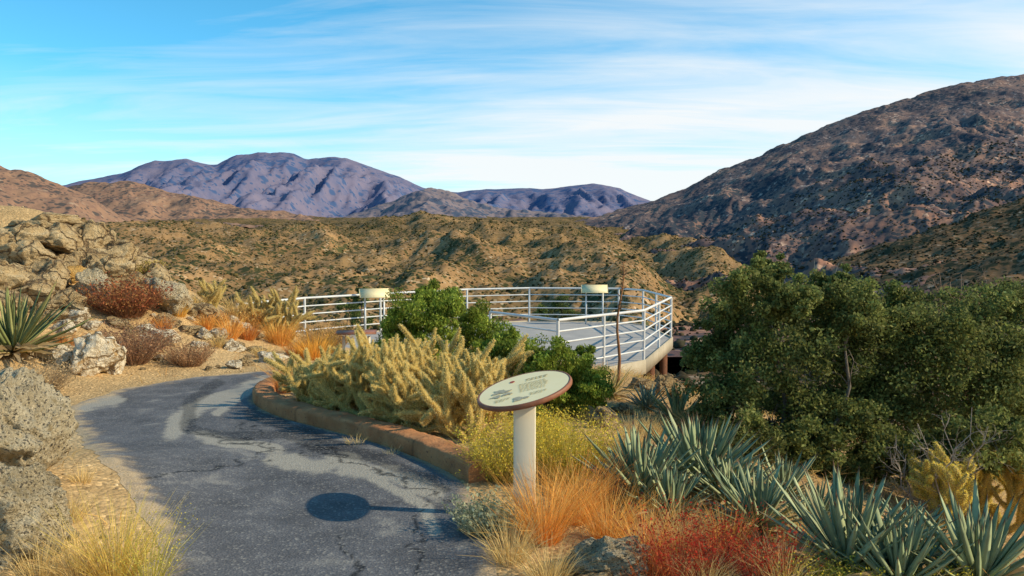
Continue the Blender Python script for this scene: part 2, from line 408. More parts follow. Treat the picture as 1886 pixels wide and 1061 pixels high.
# ------------------------------------------------------------------ far terrain
def terrain(name,pxs,Ys,zf,mat,label,cat='hill',colf=None):
    PXg,Yg=np.meshgrid(pxs,Ys,indexing='ij')
    Xg=(PXg-CX)/F*Yg/cT
    Zg=zf(PXg,Yg,Xg)
    V=np.stack([Xg,Yg,Zg],2)
    c=np.ones(V.shape) if colf is None else colf(PXg,Yg,Xg,Zg)
    o=np_mesh(name,[(V.reshape(-1,3),grid_faces(len(pxs),len(Ys)),c.reshape(-1,3))],mat,smooth=True)
    struct(o,label,cat); return V
HY=np.log([50,60,90,140,200,300,450,700,1000,1500,2200,3000,4200])
HZ=[-20,-25,-32,-34,-32,-34,-33,-22,-4,22,54,96,142]
def vline(Yg): return np.interp(np.log(Yg),np.log([60,150,400,1000,2000,3000]),[1400,1345,1300,1230,1170,1130])
def mrel(X,Y):
    a=ridged(X/420+2.3+.3*fbm(X/600,Y/600,2),Y/900+.7,4,.45)-.66
    b=fbm(X/150+2,Y/260,5)
    return a,b
def midz(P,Y,X):
    z=np.interp(np.log(Y),HY,HZ)
    a,b=mrel(X,Y)
    far=1-.75*ss(1800,3200,Y)
    z=z+46*a*np.clip(Y/800,.0,1.2)*far
    z=z+26*b*np.clip(Y/450,.08,1.2)*far
    z=z+9*(ridged(X/60,Y/95,5,.55)-.7)*np.clip(Y/250,.2,1.3)
    z=z+1.8*fbm(X/11,Y/11,3)
    pv=vline(Y)
    z=z-.055*Y*np.exp(-((P-pv)/(70))**2)*np.clip(1.2-Y/2600,0,1)
    z=z-.06*Y*ss(0,220,P-pv)*np.clip(1.3-Y/2600,0,1)
    z=z+34*np.exp(-(((P-790)/60)**2+((Y-2300)/220)**2))
    k=np.exp(-(((P-1150)/90)**2+((np.log(Y)-np.log(420))/.28)**2))
    z=z+k*(.026*Y+14*(ridged(X/35,Y/35,4,.6)-.6))
    return z
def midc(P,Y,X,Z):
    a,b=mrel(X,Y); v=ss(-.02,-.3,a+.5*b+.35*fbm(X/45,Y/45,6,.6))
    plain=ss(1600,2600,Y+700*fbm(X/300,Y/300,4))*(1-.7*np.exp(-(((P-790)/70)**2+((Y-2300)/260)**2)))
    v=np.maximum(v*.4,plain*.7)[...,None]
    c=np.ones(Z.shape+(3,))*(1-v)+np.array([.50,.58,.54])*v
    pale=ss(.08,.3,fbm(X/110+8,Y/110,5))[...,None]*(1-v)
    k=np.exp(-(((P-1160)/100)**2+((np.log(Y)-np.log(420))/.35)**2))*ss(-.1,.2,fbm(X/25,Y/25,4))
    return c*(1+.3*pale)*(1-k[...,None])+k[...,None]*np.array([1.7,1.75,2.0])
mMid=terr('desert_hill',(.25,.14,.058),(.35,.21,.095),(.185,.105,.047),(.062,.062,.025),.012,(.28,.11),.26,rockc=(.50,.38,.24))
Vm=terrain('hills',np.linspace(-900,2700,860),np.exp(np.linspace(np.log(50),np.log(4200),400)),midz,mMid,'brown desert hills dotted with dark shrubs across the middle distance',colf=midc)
sky_r=[(900,440),(1000,425),(1100,402),(1160,384),(1200,371),(1250,353),(1320,318),(1400,287),(1480,250),(1560,215),(1640,190),(1720,166),(1780,152),(1830,140),(1886,137),(2000,120),(2300,60),(2800,0)]
def rrel(X,Y): return ridged(X/560+1.5+.2*fbm(X/400,Y/400,2),Y/800,6,.55)-.72
def rmz(P,Y,X):
    ys=np.interp(P,[a for a,b in sky_r],[b for a,b in sky_r])
    Yr=3000.; t=np.clip((Y-260)/(Yr-260),0,1)
    row=660+(ys-4-660)*t**.66
    z=zrow(row,Y)-np.clip(Y-Yr,0,None)*.5
    A=np.clip(t*4,.1,1)
    edge=1-.88*ss(.75,1.,t)
    z=z+130*rrel(X,Y)*A*edge+13*fbm(X/90,Y/90,5)*A+5*(ridged(X/40,Y/40,4)-.7)*A
    return z
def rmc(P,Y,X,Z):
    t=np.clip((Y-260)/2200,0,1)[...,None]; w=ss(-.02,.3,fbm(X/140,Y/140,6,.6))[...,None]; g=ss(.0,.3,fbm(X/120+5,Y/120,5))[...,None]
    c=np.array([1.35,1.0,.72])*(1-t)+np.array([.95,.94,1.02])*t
    return c*(1+w*np.array([1.0,.72,.45]))*(1-.35*g)  # w brightens warm patches: sunlit ground painted into the slope colour
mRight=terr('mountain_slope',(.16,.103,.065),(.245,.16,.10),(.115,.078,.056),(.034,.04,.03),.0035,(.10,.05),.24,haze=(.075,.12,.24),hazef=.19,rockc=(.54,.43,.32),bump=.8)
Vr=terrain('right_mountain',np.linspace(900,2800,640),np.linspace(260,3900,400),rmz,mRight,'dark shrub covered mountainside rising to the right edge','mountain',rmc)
sky_n=[(1150,640),(1280,560),(1400,520),(1500,490),(1600,460),(1700,428),(1800,392),(1886,362),(2000,330),(2500,250)]
def nrz(P,Y,X):
    ys=np.interp(P,[a for a,b in sky_n],[b for a,b in sky_n])
    Yr=900.; t=np.clip((Y-150)/(Yr-150),0,1)
    row=720+(ys-720)*t**.7
    z=zrow(row,Y)-np.clip(Y-Yr,0,None)*.5
    return z+24*(ridged(X/200,Y/200+4,5)-.75)*np.clip(t*3,.1,1)+5*fbm(X/30,Y/30,4)
mNear=terr('near_ridge_slope',(.135,.078,.04),(.195,.118,.06),(.098,.06,.035),(.038,.04,.022),.01,(.22,.10),.28,rockc=(.34,.26,.18))
Vn=terrain('right_ridge',np.linspace(1150,2500,330),np.linspace(150,1150,190),nrz,mNear,'brown lower ridge below the right mountain')
sky_f=[(-900,345),(-300,350),(60,352),(140,336),(190,326),(230,319),(262,306),(290,297),(325,294),(350,293),(385,301),(405,301),(440,286),(480,279),(500,282),(520,280),(545,284),(570,292),(610,288),(640,291),(665,299),(700,311),(740,327),(780,345),(815,349),(845,353),(880,350),(905,348),(960,346),(1000,347),(1050,341),(1090,337),(1140,345),(1165,356),(1185,365),(1210,375),(1300,395),(1500,400),(2600,380)]
def fmz(P,Y,X):
    ys=np.interp(P,[a for a,b in sky_f],[b for a,b in sky_f])
    Yr=7600.; t=np.clip((Y-4300)/(Yr-4300),0,1)
    row=418+(ys-418)*(t**.9)
    z=zrow(row,Y)-np.clip(Y-Yr,0,None)*.6
    sp_=ridged(X/620+.6+.15*fbm(X/900,Y/900,2),Y/3600,6,.5)-.78
    rel=np.clip((412-ys)/110,.25,1)
    z=z+420*sp_*np.clip(t*3,0,1)*(1-.93*ss(.66,1,t))*rel+60*fbm(X/260,Y/300,6,.52)*np.clip(t*4,0,1)*(1-.6*ss(.8,1,t))*rel
    return z
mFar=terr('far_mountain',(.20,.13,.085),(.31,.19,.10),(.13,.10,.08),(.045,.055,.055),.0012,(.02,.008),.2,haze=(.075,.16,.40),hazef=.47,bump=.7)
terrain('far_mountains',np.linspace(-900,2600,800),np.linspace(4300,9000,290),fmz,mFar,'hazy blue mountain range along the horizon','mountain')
def mk_hill(name,sk,Y0,Yr,row0,amp,wl,mat,label,p0,p1,n=300,m=160):
    def f(P,Y,X):
        ys=np.interp(P,[a for a,b in sk],[b for a,b in sk])
        t=np.clip((Y-Y0)/(Yr-Y0),0,1); row=row0+(ys-row0)*t**.8
        z=zrow(row,Y)-np.clip(Y-Yr,0,None)*.6
        return z+amp*(ridged(X/wl+4,Y/(wl*1.8),5)-.76)*np.clip(t*3,0,1)*(1-.7*ss(.75,1,t))+amp*.2*fbm(X/wl*5,Y/wl*5,4)
    terrain(name,np.linspace(p0,p1,n),np.linspace(Y0,Yr*1.25,m),f,mat,label)
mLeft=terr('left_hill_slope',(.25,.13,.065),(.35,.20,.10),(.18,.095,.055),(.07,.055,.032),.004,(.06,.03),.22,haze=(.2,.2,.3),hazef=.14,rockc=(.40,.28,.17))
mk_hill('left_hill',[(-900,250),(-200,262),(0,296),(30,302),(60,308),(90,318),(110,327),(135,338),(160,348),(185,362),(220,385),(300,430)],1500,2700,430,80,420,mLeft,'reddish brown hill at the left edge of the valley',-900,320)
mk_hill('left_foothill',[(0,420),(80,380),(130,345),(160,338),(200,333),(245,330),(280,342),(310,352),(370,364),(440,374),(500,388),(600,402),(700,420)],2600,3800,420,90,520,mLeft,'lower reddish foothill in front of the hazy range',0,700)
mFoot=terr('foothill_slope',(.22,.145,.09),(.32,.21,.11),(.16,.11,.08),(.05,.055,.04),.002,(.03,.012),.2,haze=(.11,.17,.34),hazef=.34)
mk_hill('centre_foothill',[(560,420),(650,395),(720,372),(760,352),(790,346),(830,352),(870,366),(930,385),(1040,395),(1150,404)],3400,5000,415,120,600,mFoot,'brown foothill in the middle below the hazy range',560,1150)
def blob_field(name,V,n,smin,smax,cols,label,px0=-200,px1=2100,y1=2600,k=.0016,thr=-.15):
    t=(1+5**.5)/2
    iv=np.array([[-1,t,0],[1,t,0],[-1,-t,0],[1,-t,0],[0,-1,t],[0,1,t],[0,-1,-t],[0,1,-t],[t,0,-1],[t,0,1],[-t,0,-1],[-t,0,1]])/1.9
    fc=np.array([[0,11,5],[0,5,1],[0,1,7],[0,7,10],[0,10,11],[1,5,9],[5,11,4],[11,10,2],[10,7,6],[7,1,8],[3,9,4],[3,4,2],[3,2,6],[3,6,8],[3,8,9],[4,9,5],[2,4,11],[6,2,10],[8,6,7],[9,8,1]])
    a=rng.integers(1,V.shape[0]-1,n*4); b=rng.integers(1,V.shape[1]-1,n*4)
    fx=rng.random((n*4,1)); fy=rng.random((n*4,1))
    c=(V[a,b]*(1-fx)+V[a+1,b]*fx)*(1-fy)+(V[a,b+1]*(1-fx)+V[a+1,b+1]*fx)*fy
    pxx,_=proj(c[:,0],c[:,1],c[:,2])
    dens=fbm(c[:,0]/90,c[:,1]/90,3)+rng.normal(size=len(c))*.3
    ok=(pxx>px0)&(pxx<px1)&(c[:,1]<y1)&(dens>thr)
    c=c[ok][:n]; n=len(c)
    s=(smin+(smax-smin)*rng.random(n)**2.5)
    s=np.maximum(s,c[:,1]*k)*rng.uniform(.5,1.35,n)
    v=iv[None]*(1+.28*rng.normal(size=(n,12,1)))*s[:,None,None]*np.array([1,1,.75])
    v=v+c[:,None,:]+np.array([0,0,.35])*s[:,None,None]
    f=(fc[None]+(np.arange(n)*12)[:,None,None]).reshape(-1,3)
    o=np_mesh(name,[(v.reshape(-1,3),f,np.repeat(vcol(n,cols,.25),12,axis=0))],mLeaf,smooth=False)
    struct(o,label,'shrubs','stuff')
blob_field('hill_shrubs',Vm,52000,.5,1.8,[(.075,.08,.03),(.11,.098,.036),(.06,.065,.027),(.18,.135,.052)],'dark shrubs dotted over the middle distance hills',k=.0013,thr=-.6)
blob_field('ridge_shrubs',Vn,9000,.4,1.6,[(.04,.045,.02),(.065,.054,.026),(.10,.07,.04)],'dark shrubs on the lower right ridge')
blob_field('mountain_shrubs',Vr[:,:200],16000,.6,2.2,[(.04,.048,.03),(.065,.058,.036),(.11,.082,.05)],'dark scrub on the right mountainside',1050,2000,2200,.0012)
# ------------------------------------------------------------------ rocks
def ico(sub):
    bm=bmesh.new(); bmesh.ops.create_icosphere(bm,subdivisions=sub,radius=1)
    bm.verts.ensure_lookup_table()
    v=np.array([x.co[:] for x in bm.verts]); f=np.array([[q.index for q in p.verts] for p in bm.faces]); bm.free(); return v,f
IC=ico(5)
def rock_mesh(seed,lo=.42,hi=.85,npl=18,base=IC,rough=.17):
    r=np.random.default_rng(seed); v=base[0].copy()
    for _ in range(npl):
        n=r.normal(size=3); n/=np.linalg.norm(n); d=r.uniform(lo,hi)
        e=np.maximum(v@n-d,0)*.98; v=v-e[:,None]*n
    o=r.uniform(-50,50,3)
    k=np.array([mnoise.fractal(Vector(p*2.3+o),.7,2.1,8) for p in v])
    k2=np.array([mnoise.ridged_multi_fractal(Vector(p*1.5-o),.9,2.2,4,1,2) for p in v])
    v=v*(1+rough*k-rough*.5*(k2-1))[:,None]
    v/=np.percentile(np.abs(v),98,axis=0)[None,:]*1.08
    return v,base[1]
RK=[rock_mesh(100+i) for i in range(9)]+[rock_mesh(140+i,.55,.95,13,base=ico(6),rough=.2) for i in range(2)]
RKm={}
def rock(px,py,w,h,var,mat,label,cat='boulder',group=None,name='boulder',dz=.0,depth=.8,rz=None,sink=.6):
    p=gp(px,py)
    k=(var,mat.name)
    sx=w/2/F*p.y; sz=h/2/F*p.y
    if k not in RKm:
        o=np_mesh(name,[(RK[var][0],RK[var][1],W1)],mat,smooth=True); RKm[k]=o
    else:
        o=RKm[k].copy(); C.objects.link(o); o.name=name
        for q in ('group','label','category'):
            if q in o: del o[q]
    o.location=(p.x,p.y,p.z+sz*sink+dz); o.scale=(sx*1.12,sx*1.12*depth,sz*1.2)
    o.rotation_euler=(random.uniform(-.25,.25),random.uniform(-.3,.3),rz if rz is not None else random.uniform(-.5,.5)+random.choice((0,math.pi)))
    return tag(o,label,cat,group)
pile=[(92,424,128,48,0,'flat topped granite boulder crowning the heap at upper left'),(38,462,110,66,1,'broad granite boulder at the left end of the heap top'),(110,464,120,60,2,'broad granite boulder just below the crown of the heap'),(165,470,76,74,3,'tall tan boulder on the right shoulder of the heap'),(208,484,104,64,4,'sloping granite slab stepping down the right of the heap'),(130,516,54,40,5,'small rust orange boulder in the middle of the heap'),(168,552,78,74,6,'speckled boulder at the foot of the heap beside the red bush')]
for i,(a,b,w,h,v,l) in enumerate(pile):
    rock(a,b,w,h,v,mRockO if i==5 else (mSpeck if i==6 else mRock),l,sink=.4)
grp='tan boulders jumbled in the heap left of the path'
for (a,b,w,h,v) in [(10,484,100,66,7),(70,492,116,66,8),(20,526,110,72,0),(92,526,100,66,2),(60,552,120,60,3),(112,562,80,50,7),(200,514,90,58,1),(246,504,84,54,4),(150,486,80,54,8),(235,526,74,48,5),(285,532,90,54,2),(-30,478,120,84,6),(-20,538,120,76,1),(250,484,76,44,0),(60,438,100,56,7),(132,442,80,44,3),(300,552,70,40,4),(20,564,90,46,5),(172,502,60,42,2),(190,540,60,36,8),(265,556,60,30,1),(45,510,70,40,5),(122,492,50,32,6),(185,452,50,34,7),(225,462,60,30,2),(80,575,60,30,4),(140,575,50,26,1)]:
    rock(a,b,w,h,v,mRock,'mid sized tan granite boulder wedged among others in the heap',group=grp,sink=.35)
rock(318,575,92,68,8,mSpeck,'pale grey speckled boulder right of the red bush')
rock(372,585,66,36,5,mRock,'low tan boulder beside the grey boulder past the red bush')
rock(168,690,95,90,3,mQuartz,'big white quartz rock at the edge of the sand')
rock(207,686,50,70,1,mQuartz,'narrow white quartz rock leaning on the bigger white one')
rock(125,672,50,50,5,mQuartz,'small white quartz rock left of the bigger white one')
rock(505,668,60,26,4,mQuartz,'flat pale stone on the bank where the path bends away')
rock(140,598,54,38,7,mQuartz,'pale stone on the slope below the boulder heap')
for (a,b,w,h,v) in [(120,612,50,30,2),(170,606,40,26,4),(310,600,50,28,1),(350,615,44,26,7),(285,640,40,24,3),(310,630,56,30,8),(270,612,44,26,0),(400,622,40,22,6),(430,645,44,22,2),(470,650,36,20,5),(370,640,34,18,4),(95,590,60,30,1),(220,600,44,24,7),(190,625,36,22,3),(450,610,40,22,8)]:
    rock(a,b,w,h,v,mRock if v%2 else mQuartz,'pale tan rock half buried in the sandy slope between the heap and the path',group='rocks half buried in the sandy slope',name='rock',cat='rock',sink=.4)
rock(2,872,262,235,9,mSpeck,'large pale speckled boulder at the left edge beside the path',sink=.58,rz=2.2)
rock(-20,1005,240,200,10,mSpeck,'low rough pale boulder at the lower left below the large speckled one',sink=.36,rz=.3)
rock(70,905,70,60,2,mSpeck,'small rough speckled rock wedged between the two left edge boulders',sink=.35)
rock(1104,1062,178,86,10,mSpeck,'rounded speckled boulder at bottom edge below the orange grass')
rock(1085,1085,90,44,1,mRock,'low tan rock in front of the rounded bottom boulder')
rock(1218,728,52,46,3,mRock,'upright tan boulder in front of the deck support')
rock(1252,734,48,36,1,mRock,'small tan boulder right of the upright one near the deck')
rock(1180,722,54,30,2,mRock,'flat tan boulder left of the upright one near the deck')
rock(1110,792,66,50,6,mRock,'round tan boulder behind the yellow brush')
rock(1150,762,44,28,0,mRock,'small tan rock between the yellow yucca and grey agave')
for i in range(46):
    a=random.uniform(110,500); b=random.uniform(575,698)
    lim=700-(a-110)/400*18
    if b>lim-4: b=random.uniform(580,lim-6)
    w=random.choice((10,12,14,18,24,32)); rock(a,b,w,w*.7,random.randrange(9),mQuartz if random.random()<.5 else mRock,'small pale stone lying loose on the sandy bank','stone','loose stones on the sandy bank','stone')
for i in range(20):
    a=random.uniform(20,250); b=random.uniform(850,1060)
    if a>90+(b-850)*.8: a=random.uniform(20,100)
    w=random.choice((10,12,16,22)); rock(a,b,w,w*.7,random.randrange(9),mSpeck,'small grey stone on the sand at the lower left','stone','small stones at the lower left','stone')
def gravel():
    n=5200; x=rng.uniform(-9,3.2,n); y=rng.uniform(2.8,15,n); d=inside_dist(x,y)
    ok=(d>.03); x=x[ok];y=y[ok]
    keep=rng.random(len(x))<np.where(x<-.5,1,.3); x=x[keep];y=y[keep]
    n=len(x); iv,fc=IC0
    s=.004+.016*rng.random(n)**3
    v=iv[None]*(1+.25*rng.normal(size=(n,len(iv),1)))*s[:,None,None]*np.array([1,1,.6])
    z=hz(x,y); v=v+np.stack([x,y,z+.3*s],1)[:,None,:]
    f=(fc[None]+(np.arange(n)*len(iv))[:,None,None]).reshape(-1,3)
    o=np_mesh('gravel',[(v.reshape(-1,3),f,np.repeat(vcol(n,[(.9,.85,.75),(1.3,1.25,1.1),(.6,.55,.5)]),len(iv),axis=0))],mGrav)
    struct(o,'loose gravel scattered on the sand','gravel','stuff')
IC0=ico(1); mGrav=mk('gravel_stone',(.42,.32,.20),(.54,.43,.28),5,.95,0,attr=True)
gravel()
# ------------------------------------------------------------------ kerb
kp=[(866,892),(800,856),(700,818),(600,792),(522,772),(476,752),(464,736),(478,720),(516,708)]
K=smooth_poly([w2(gp(a,b,zb)) for a,b in kp],220)
tn=np.gradient(K,axis=0); tn/=np.linalg.norm(tn,axis=1,keepdims=True)
nr=np.stack([tn[:,1],-tn[:,0]],1)
if (nr[60]@(np.array([-.5,8.])-K[60]))<0: nr=-nr
prof=[(-.005,-.15),(-.01,.0),(-.008,.105),(.006,.128),(.03,.137),(.10,.140),(.17,.138),(.20,.130),(.215,.11),(.22,.0),(.22,-.15)]
kv=[];kc=[]
sl_=np.concatenate([[0],np.cumsum(np.linalg.norm(np.diff(K,axis=0),axis=1))])
for j,(o_,h_) in enumerate(prof):
    xx=K+nr*o_; nn=fbm(K[:,0]*6+j*.7,K[:,1]*6,4)
    kv.append(np.stack([xx[:,0]+nn*.018*nr[:,0],xx[:,1]+nn*.018*nr[:,1],zb(K[:,0],K[:,1])+h_+.018*nn],1))
    jt=np.abs((sl_%1.9)-.9)<.012
    c=np.ones((220,3))*(1+.45*fbm(K[:,0]*3,K[:,1]*3+j,3))[:,None]; c[jt]*=.65; kc.append(c)
kv=np.array(kv).transpose(1,0,2); kc=np.array(kc).transpose(1,0,2)
np_k=len(prof); fs=grid_faces(220,np_k)
tri=[]
for base_i,flip in ((0,0),(219*np_k,1)):
    for j in range(1,np_k-1): tri.append([base_i,base_i+j,base_i+j+1] if not flip else [base_i,base_i+j+1,base_i+j])
kv=kv.reshape(-1,3);kc=kc.reshape(-1,3)
tag(np_mesh('kerb',[(kv,fs,kc),(kv.copy(),np.array(tri),kc.copy())],mKerb),'low reddish brown concrete kerb curving round the cactus bed','kerb')
# ------------------------------------------------------------------ front sign
def disc(R,z,n=64,col=W1,off=(0,0)):
    an=np.linspace(0,2*np.pi,n,endpoint=False)
    v=np.concatenate([[[off[0],off[1],z]],np.stack([off[0]+R*np.cos(an),off[1]+R*np.sin(an),np.full(n,z)],1)])
    f=np.array([[0,1+i,1+(i+1)%n] for i in range(n)]); return (v,f,col)
def lathe(prof,n=72):
    an=np.linspace(0,2*np.pi,n,endpoint=False); m=len(prof)
    v=np.array([[r*math.cos(a),r*math.sin(a),z] for r,z in prof for a in an])
    f=np.array([[i*n+j,i*n+(j+1)%n,(i+1)*n+(j+1)%n,(i+1)*n+j] for i in range(m-1) for j in range(n)])
    return (v,f,W1)
sp_=gp(966,955); Ys=sp_.y
ctr=at(967,719,Ys); hgt=ctr.z-sp_.z; k_=Ys/5.0
sg=empty('interpretive_sign',sp_,'round tilted sign with brown rim on cream post beside the path','sign')
np_mesh('post',[box((0,0,(hgt-.03-.3)/2),(.142*k_,.065,hgt+.3-.03))],mCream,sg)
bev=sg.children[0].modifiers.new('bevel','BEVEL'); bev.width=.008; bev.segments=2
R_=.305
tilt=Matrix.Rotation(math.radians(-13.5),4,'Y')@Matrix.Rotation(math.radians(7.5),4,'X')
pan=np_mesh('panel',[lathe([(0,-.016),(R_-.01,-.016),(R_,-.010),(R_+.002,0),(R_,.010),(R_-.004,.017),(R_-.014,.018),(R_-.016,.0145),(0,.0145)])],mRim,sg,smooth=False)
pan.location=(0,0,hgt); pan.rotation_euler=tilt.to_euler(); pan.scale=(k_*1.02,)*3
np_mesh('printed_face',[disc(R_-.017,.0165)],mFace,pan)
wm=[]
def mark(x,y,w,h,z=.0195):
    wm.append((np.array([[x,y,z],[x+w,y,z],[x+w,y+h,z],[x,y+h,z]]),np.array([[0,1,2,3]]),W1))
def flush(nm):
    np_mesh(nm,wm[:],mInk,pan); wm.clear()
for r in range(7):
    y=.075-r*.024; x=-.03
    while x<.15-.004*r:
        w=random.uniform(.010,.03); mark(x,y,w,.007); x+=w+.008
flush('text_block')
for r in range(2):
    x=.02
    while x<.15:
        w=random.uniform(.014,.03); mark(x,.125+r*.026,w,.011); x+=w+.008
flush('title')
for x0,x1 in ((-.19,-.09),(.03,.14)):
    for r in range(3):
        x=x0
        while x<x1-.02*r:
            w=random.uniform(.01,.025); mark(x,-.13-r*.018,w,.006); x+=w+.006
    flush('caption')
def blobpoly(cx,cy,rx,ry,z,sd,n=26):
    r=np.random.default_rng(sd); an=np.linspace(0,2*np.pi,n,endpoint=False); k=1+.28*np.sin(an*3+sd)+.16*r.normal(size=n)
    v=np.concatenate([[[cx,cy,z]],np.stack([cx+rx*k*np.cos(an),cy+ry*k*np.sin(an),np.full(n,z)],1)])
    return (v,np.array([[0,1+i,1+(i+1)%n] for i in range(n)]),W1)
mGrey=mk('illustration_grey',(.32,.29,.2),(.5,.45,.3),40,.6,0)
for q in (blobpoly(-.15,.02,.055,.035,.0195,3),blobpoly(-.18,-.06,.03,.025,.0195,5),blobpoly(-.03,-.19,.05,.03,.0195,8),blobpoly(-.11,-.05,.03,.02,.0212,9)):
    np_mesh('illustration',[q],mGrey,pan)
np_mesh('emblem',[disc(.017,.0195,20,off=(-.07,.17))],mRed,pan)
# ------------------------------------------------------------------ viewing deck
DZ=-.86; RH=1.07
def dk(px,py):
    Y=(CAMZ-(DZ+RH))*F/(py-HOR); return ((px-CX)/F*Y,Y)
I_=dk(1028,590);H_=dk(1187,572);G_=dk(1237,548);F_=dk(1185,534.5);E_=dk(1140,531.5);D_=dk(975,530.5);C_=dk(860,533);B_=dk(700,541);A_=dk(560,549);A2=dk(435,561);J_=dk(903,575)
K_=(-4.7,17.4)
fl=[I_,H_,G_,F_,E_,D_,C_,B_,A_,K_,J_]
dkO=empty('viewing_deck',(0.,20.,DZ),'raised round viewing deck with white pipe railing overlooking the canyon','viewing deck')
def loc(p,z): return (p[0],p[1]-20.,z)
n=len(fl); top=[loc(p,0) for p in fl]; bot=[loc(p,-.1) for p in fl]
bm=bmesh.new(); tv=[bm.verts.new(p) for p in top]; bv=[bm.verts.new(p) for p in bot]
bm.faces.new(tv); bm.faces.new(bv[::-1])
for i in range(n): bm.faces.new([tv[i],bv[i],bv[(i+1)%n],tv[(i+1)%n]])
bmesh.ops.recalc_face_normals(bm,faces=bm.faces)
bmesh.ops.triangulate(bm,faces=[f for f in bm.faces if len(f.verts)>4])
me=bpy.data.meshes.new('deck_floor'); bm.to_mesh(me); bm.free(); me.materials.append(deckmat())
o=bpy.data.objects.new('deck_floor',me); C.objects.link(o); o.parent=dkO
cen=np.mean([[p[0],p[1]-20] for p in fl],axis=0)
fch=[]
fr=[I_,H_,G_,F_,E_,D_,C_,B_,A_]
for a,b in zip(fr[:-1],fr[1:]):
    a=np.array([a[0],a[1]-20]);b=np.array([b[0],b[1]-20]); d=b-a; L=np.linalg.norm(d); d/=L; nn=np.array([d[1],-d[0]])
    if nn@((a+b)/2-cen)<0: nn=-nn
    m=(a+b)/2+nn*.03
    fch.append(box((m[0],m[1],-.12),(L+.02,.05,.30),W1,Matrix.Rotation(math.atan2(d[1],d[0]),4,'Z')))
np_mesh('fascia',fch,mFascia,dkO)
for (x,y) in [(3.95,20.4),(2.75,17.0),(3.3,18.6),(.95,14.75),(3.8,23.6),(0.6,24.6),(-1.2,23.8)]:
    g_=float(hz(x,y)); z0=g_-.4-DZ; z1=-.12
    if z0<z1-.1: np_mesh('support_post',[box((x,y-20,(z0+z1)/2),(.17,.17,z1-z0))],mSteel,dkO)
rails=[]; posts=[]
def run(pts):
    for a,b in zip(pts[:-1],pts[1:]):
        a=np.array(loc(a,0));b=np.array(loc(b,0)); L=np.linalg.norm(b-a)
        for k,zz_ in enumerate((1.07,.86,.65,.44,.23)):
            rails.append(tube([a+[0,0,zz_],(a+b)/2+[0,0,zz_],b+[0,0,zz_]],.028 if k==0 else .017,8))
        m=max(1,int(round(L/1.9)))
        for q in range(m): posts.append(a+(b-a)*q/m)
    posts.append(np.array(loc(pts[-1],0)))
run([J_,I_,H_,G_,F_,E_,D_,C_,B_,A_,A2])
rl=np_mesh('railing',rails,mRail,dkO,smooth=True)
pm=None
for p in posts:
    if pm is None:
        pm=np_mesh('post',[tube([(0,0,-.1),(0,0,.5),(0,0,1.06)],.03,8)],mRail,rl,smooth=True); pm.location=p
    else:
        c=pm.copy(); C.objects.link(c); c.parent=rl; c.location=p
def wayside(px,pyt,Y,w,tiltd,rz,label,topm,zbase=DZ,dp=.36,post_col=mCream,fm=None):
    p=at(px,pyt,Y)
    r=empty('wayside_sign',(p.x,p.y,zbase),label,'sign',None,rz); h=p.z-zbase
    T=Matrix.Rotation(tiltd,4,'X')
    q=np_mesh('panel',[box((0,0,0),(w,dp,.012))],topm,r); q.location=(0,0,h); q.rotation_euler=T.to_euler()
    fw=.010
    np_mesh('frame',[box((0,-dp/2-fw/2,0),(w+fw*2,fw,.018)),box((0,dp/2+fw/2,0),(w+fw*2,fw,.018)),box((-w/2-fw/2,0,0),(fw,dp,.018)),box((w/2+fw/2,0,0),(fw,dp,.018))],fm or mRim,q)
    for s in (-1,1):
        np_mesh('leg',[box((s*w*.32,.05,(h-.06)/2-.04),(.05,.05,h-.02))],post_col,r)
wayside(690,540,21.4,.80,math.radians(36),math.radians(16),'cream topped panel standing at the left rail of the deck',mPale,post_col=mRail,fm=mPale)
wayside(1095,532,24.2,.80,math.radians(36),math.radians(-4),'pale panel standing at the far rail of the deck',mPale,post_col=mRail,fm=mPale)
p3=gp(655,662)
wayside(656,612,p3.y,.72,math.radians(2),math.radians(8),'dark topped panel on cream legs between brush and juniper',mRim,zbase=p3.z,dp=.46)
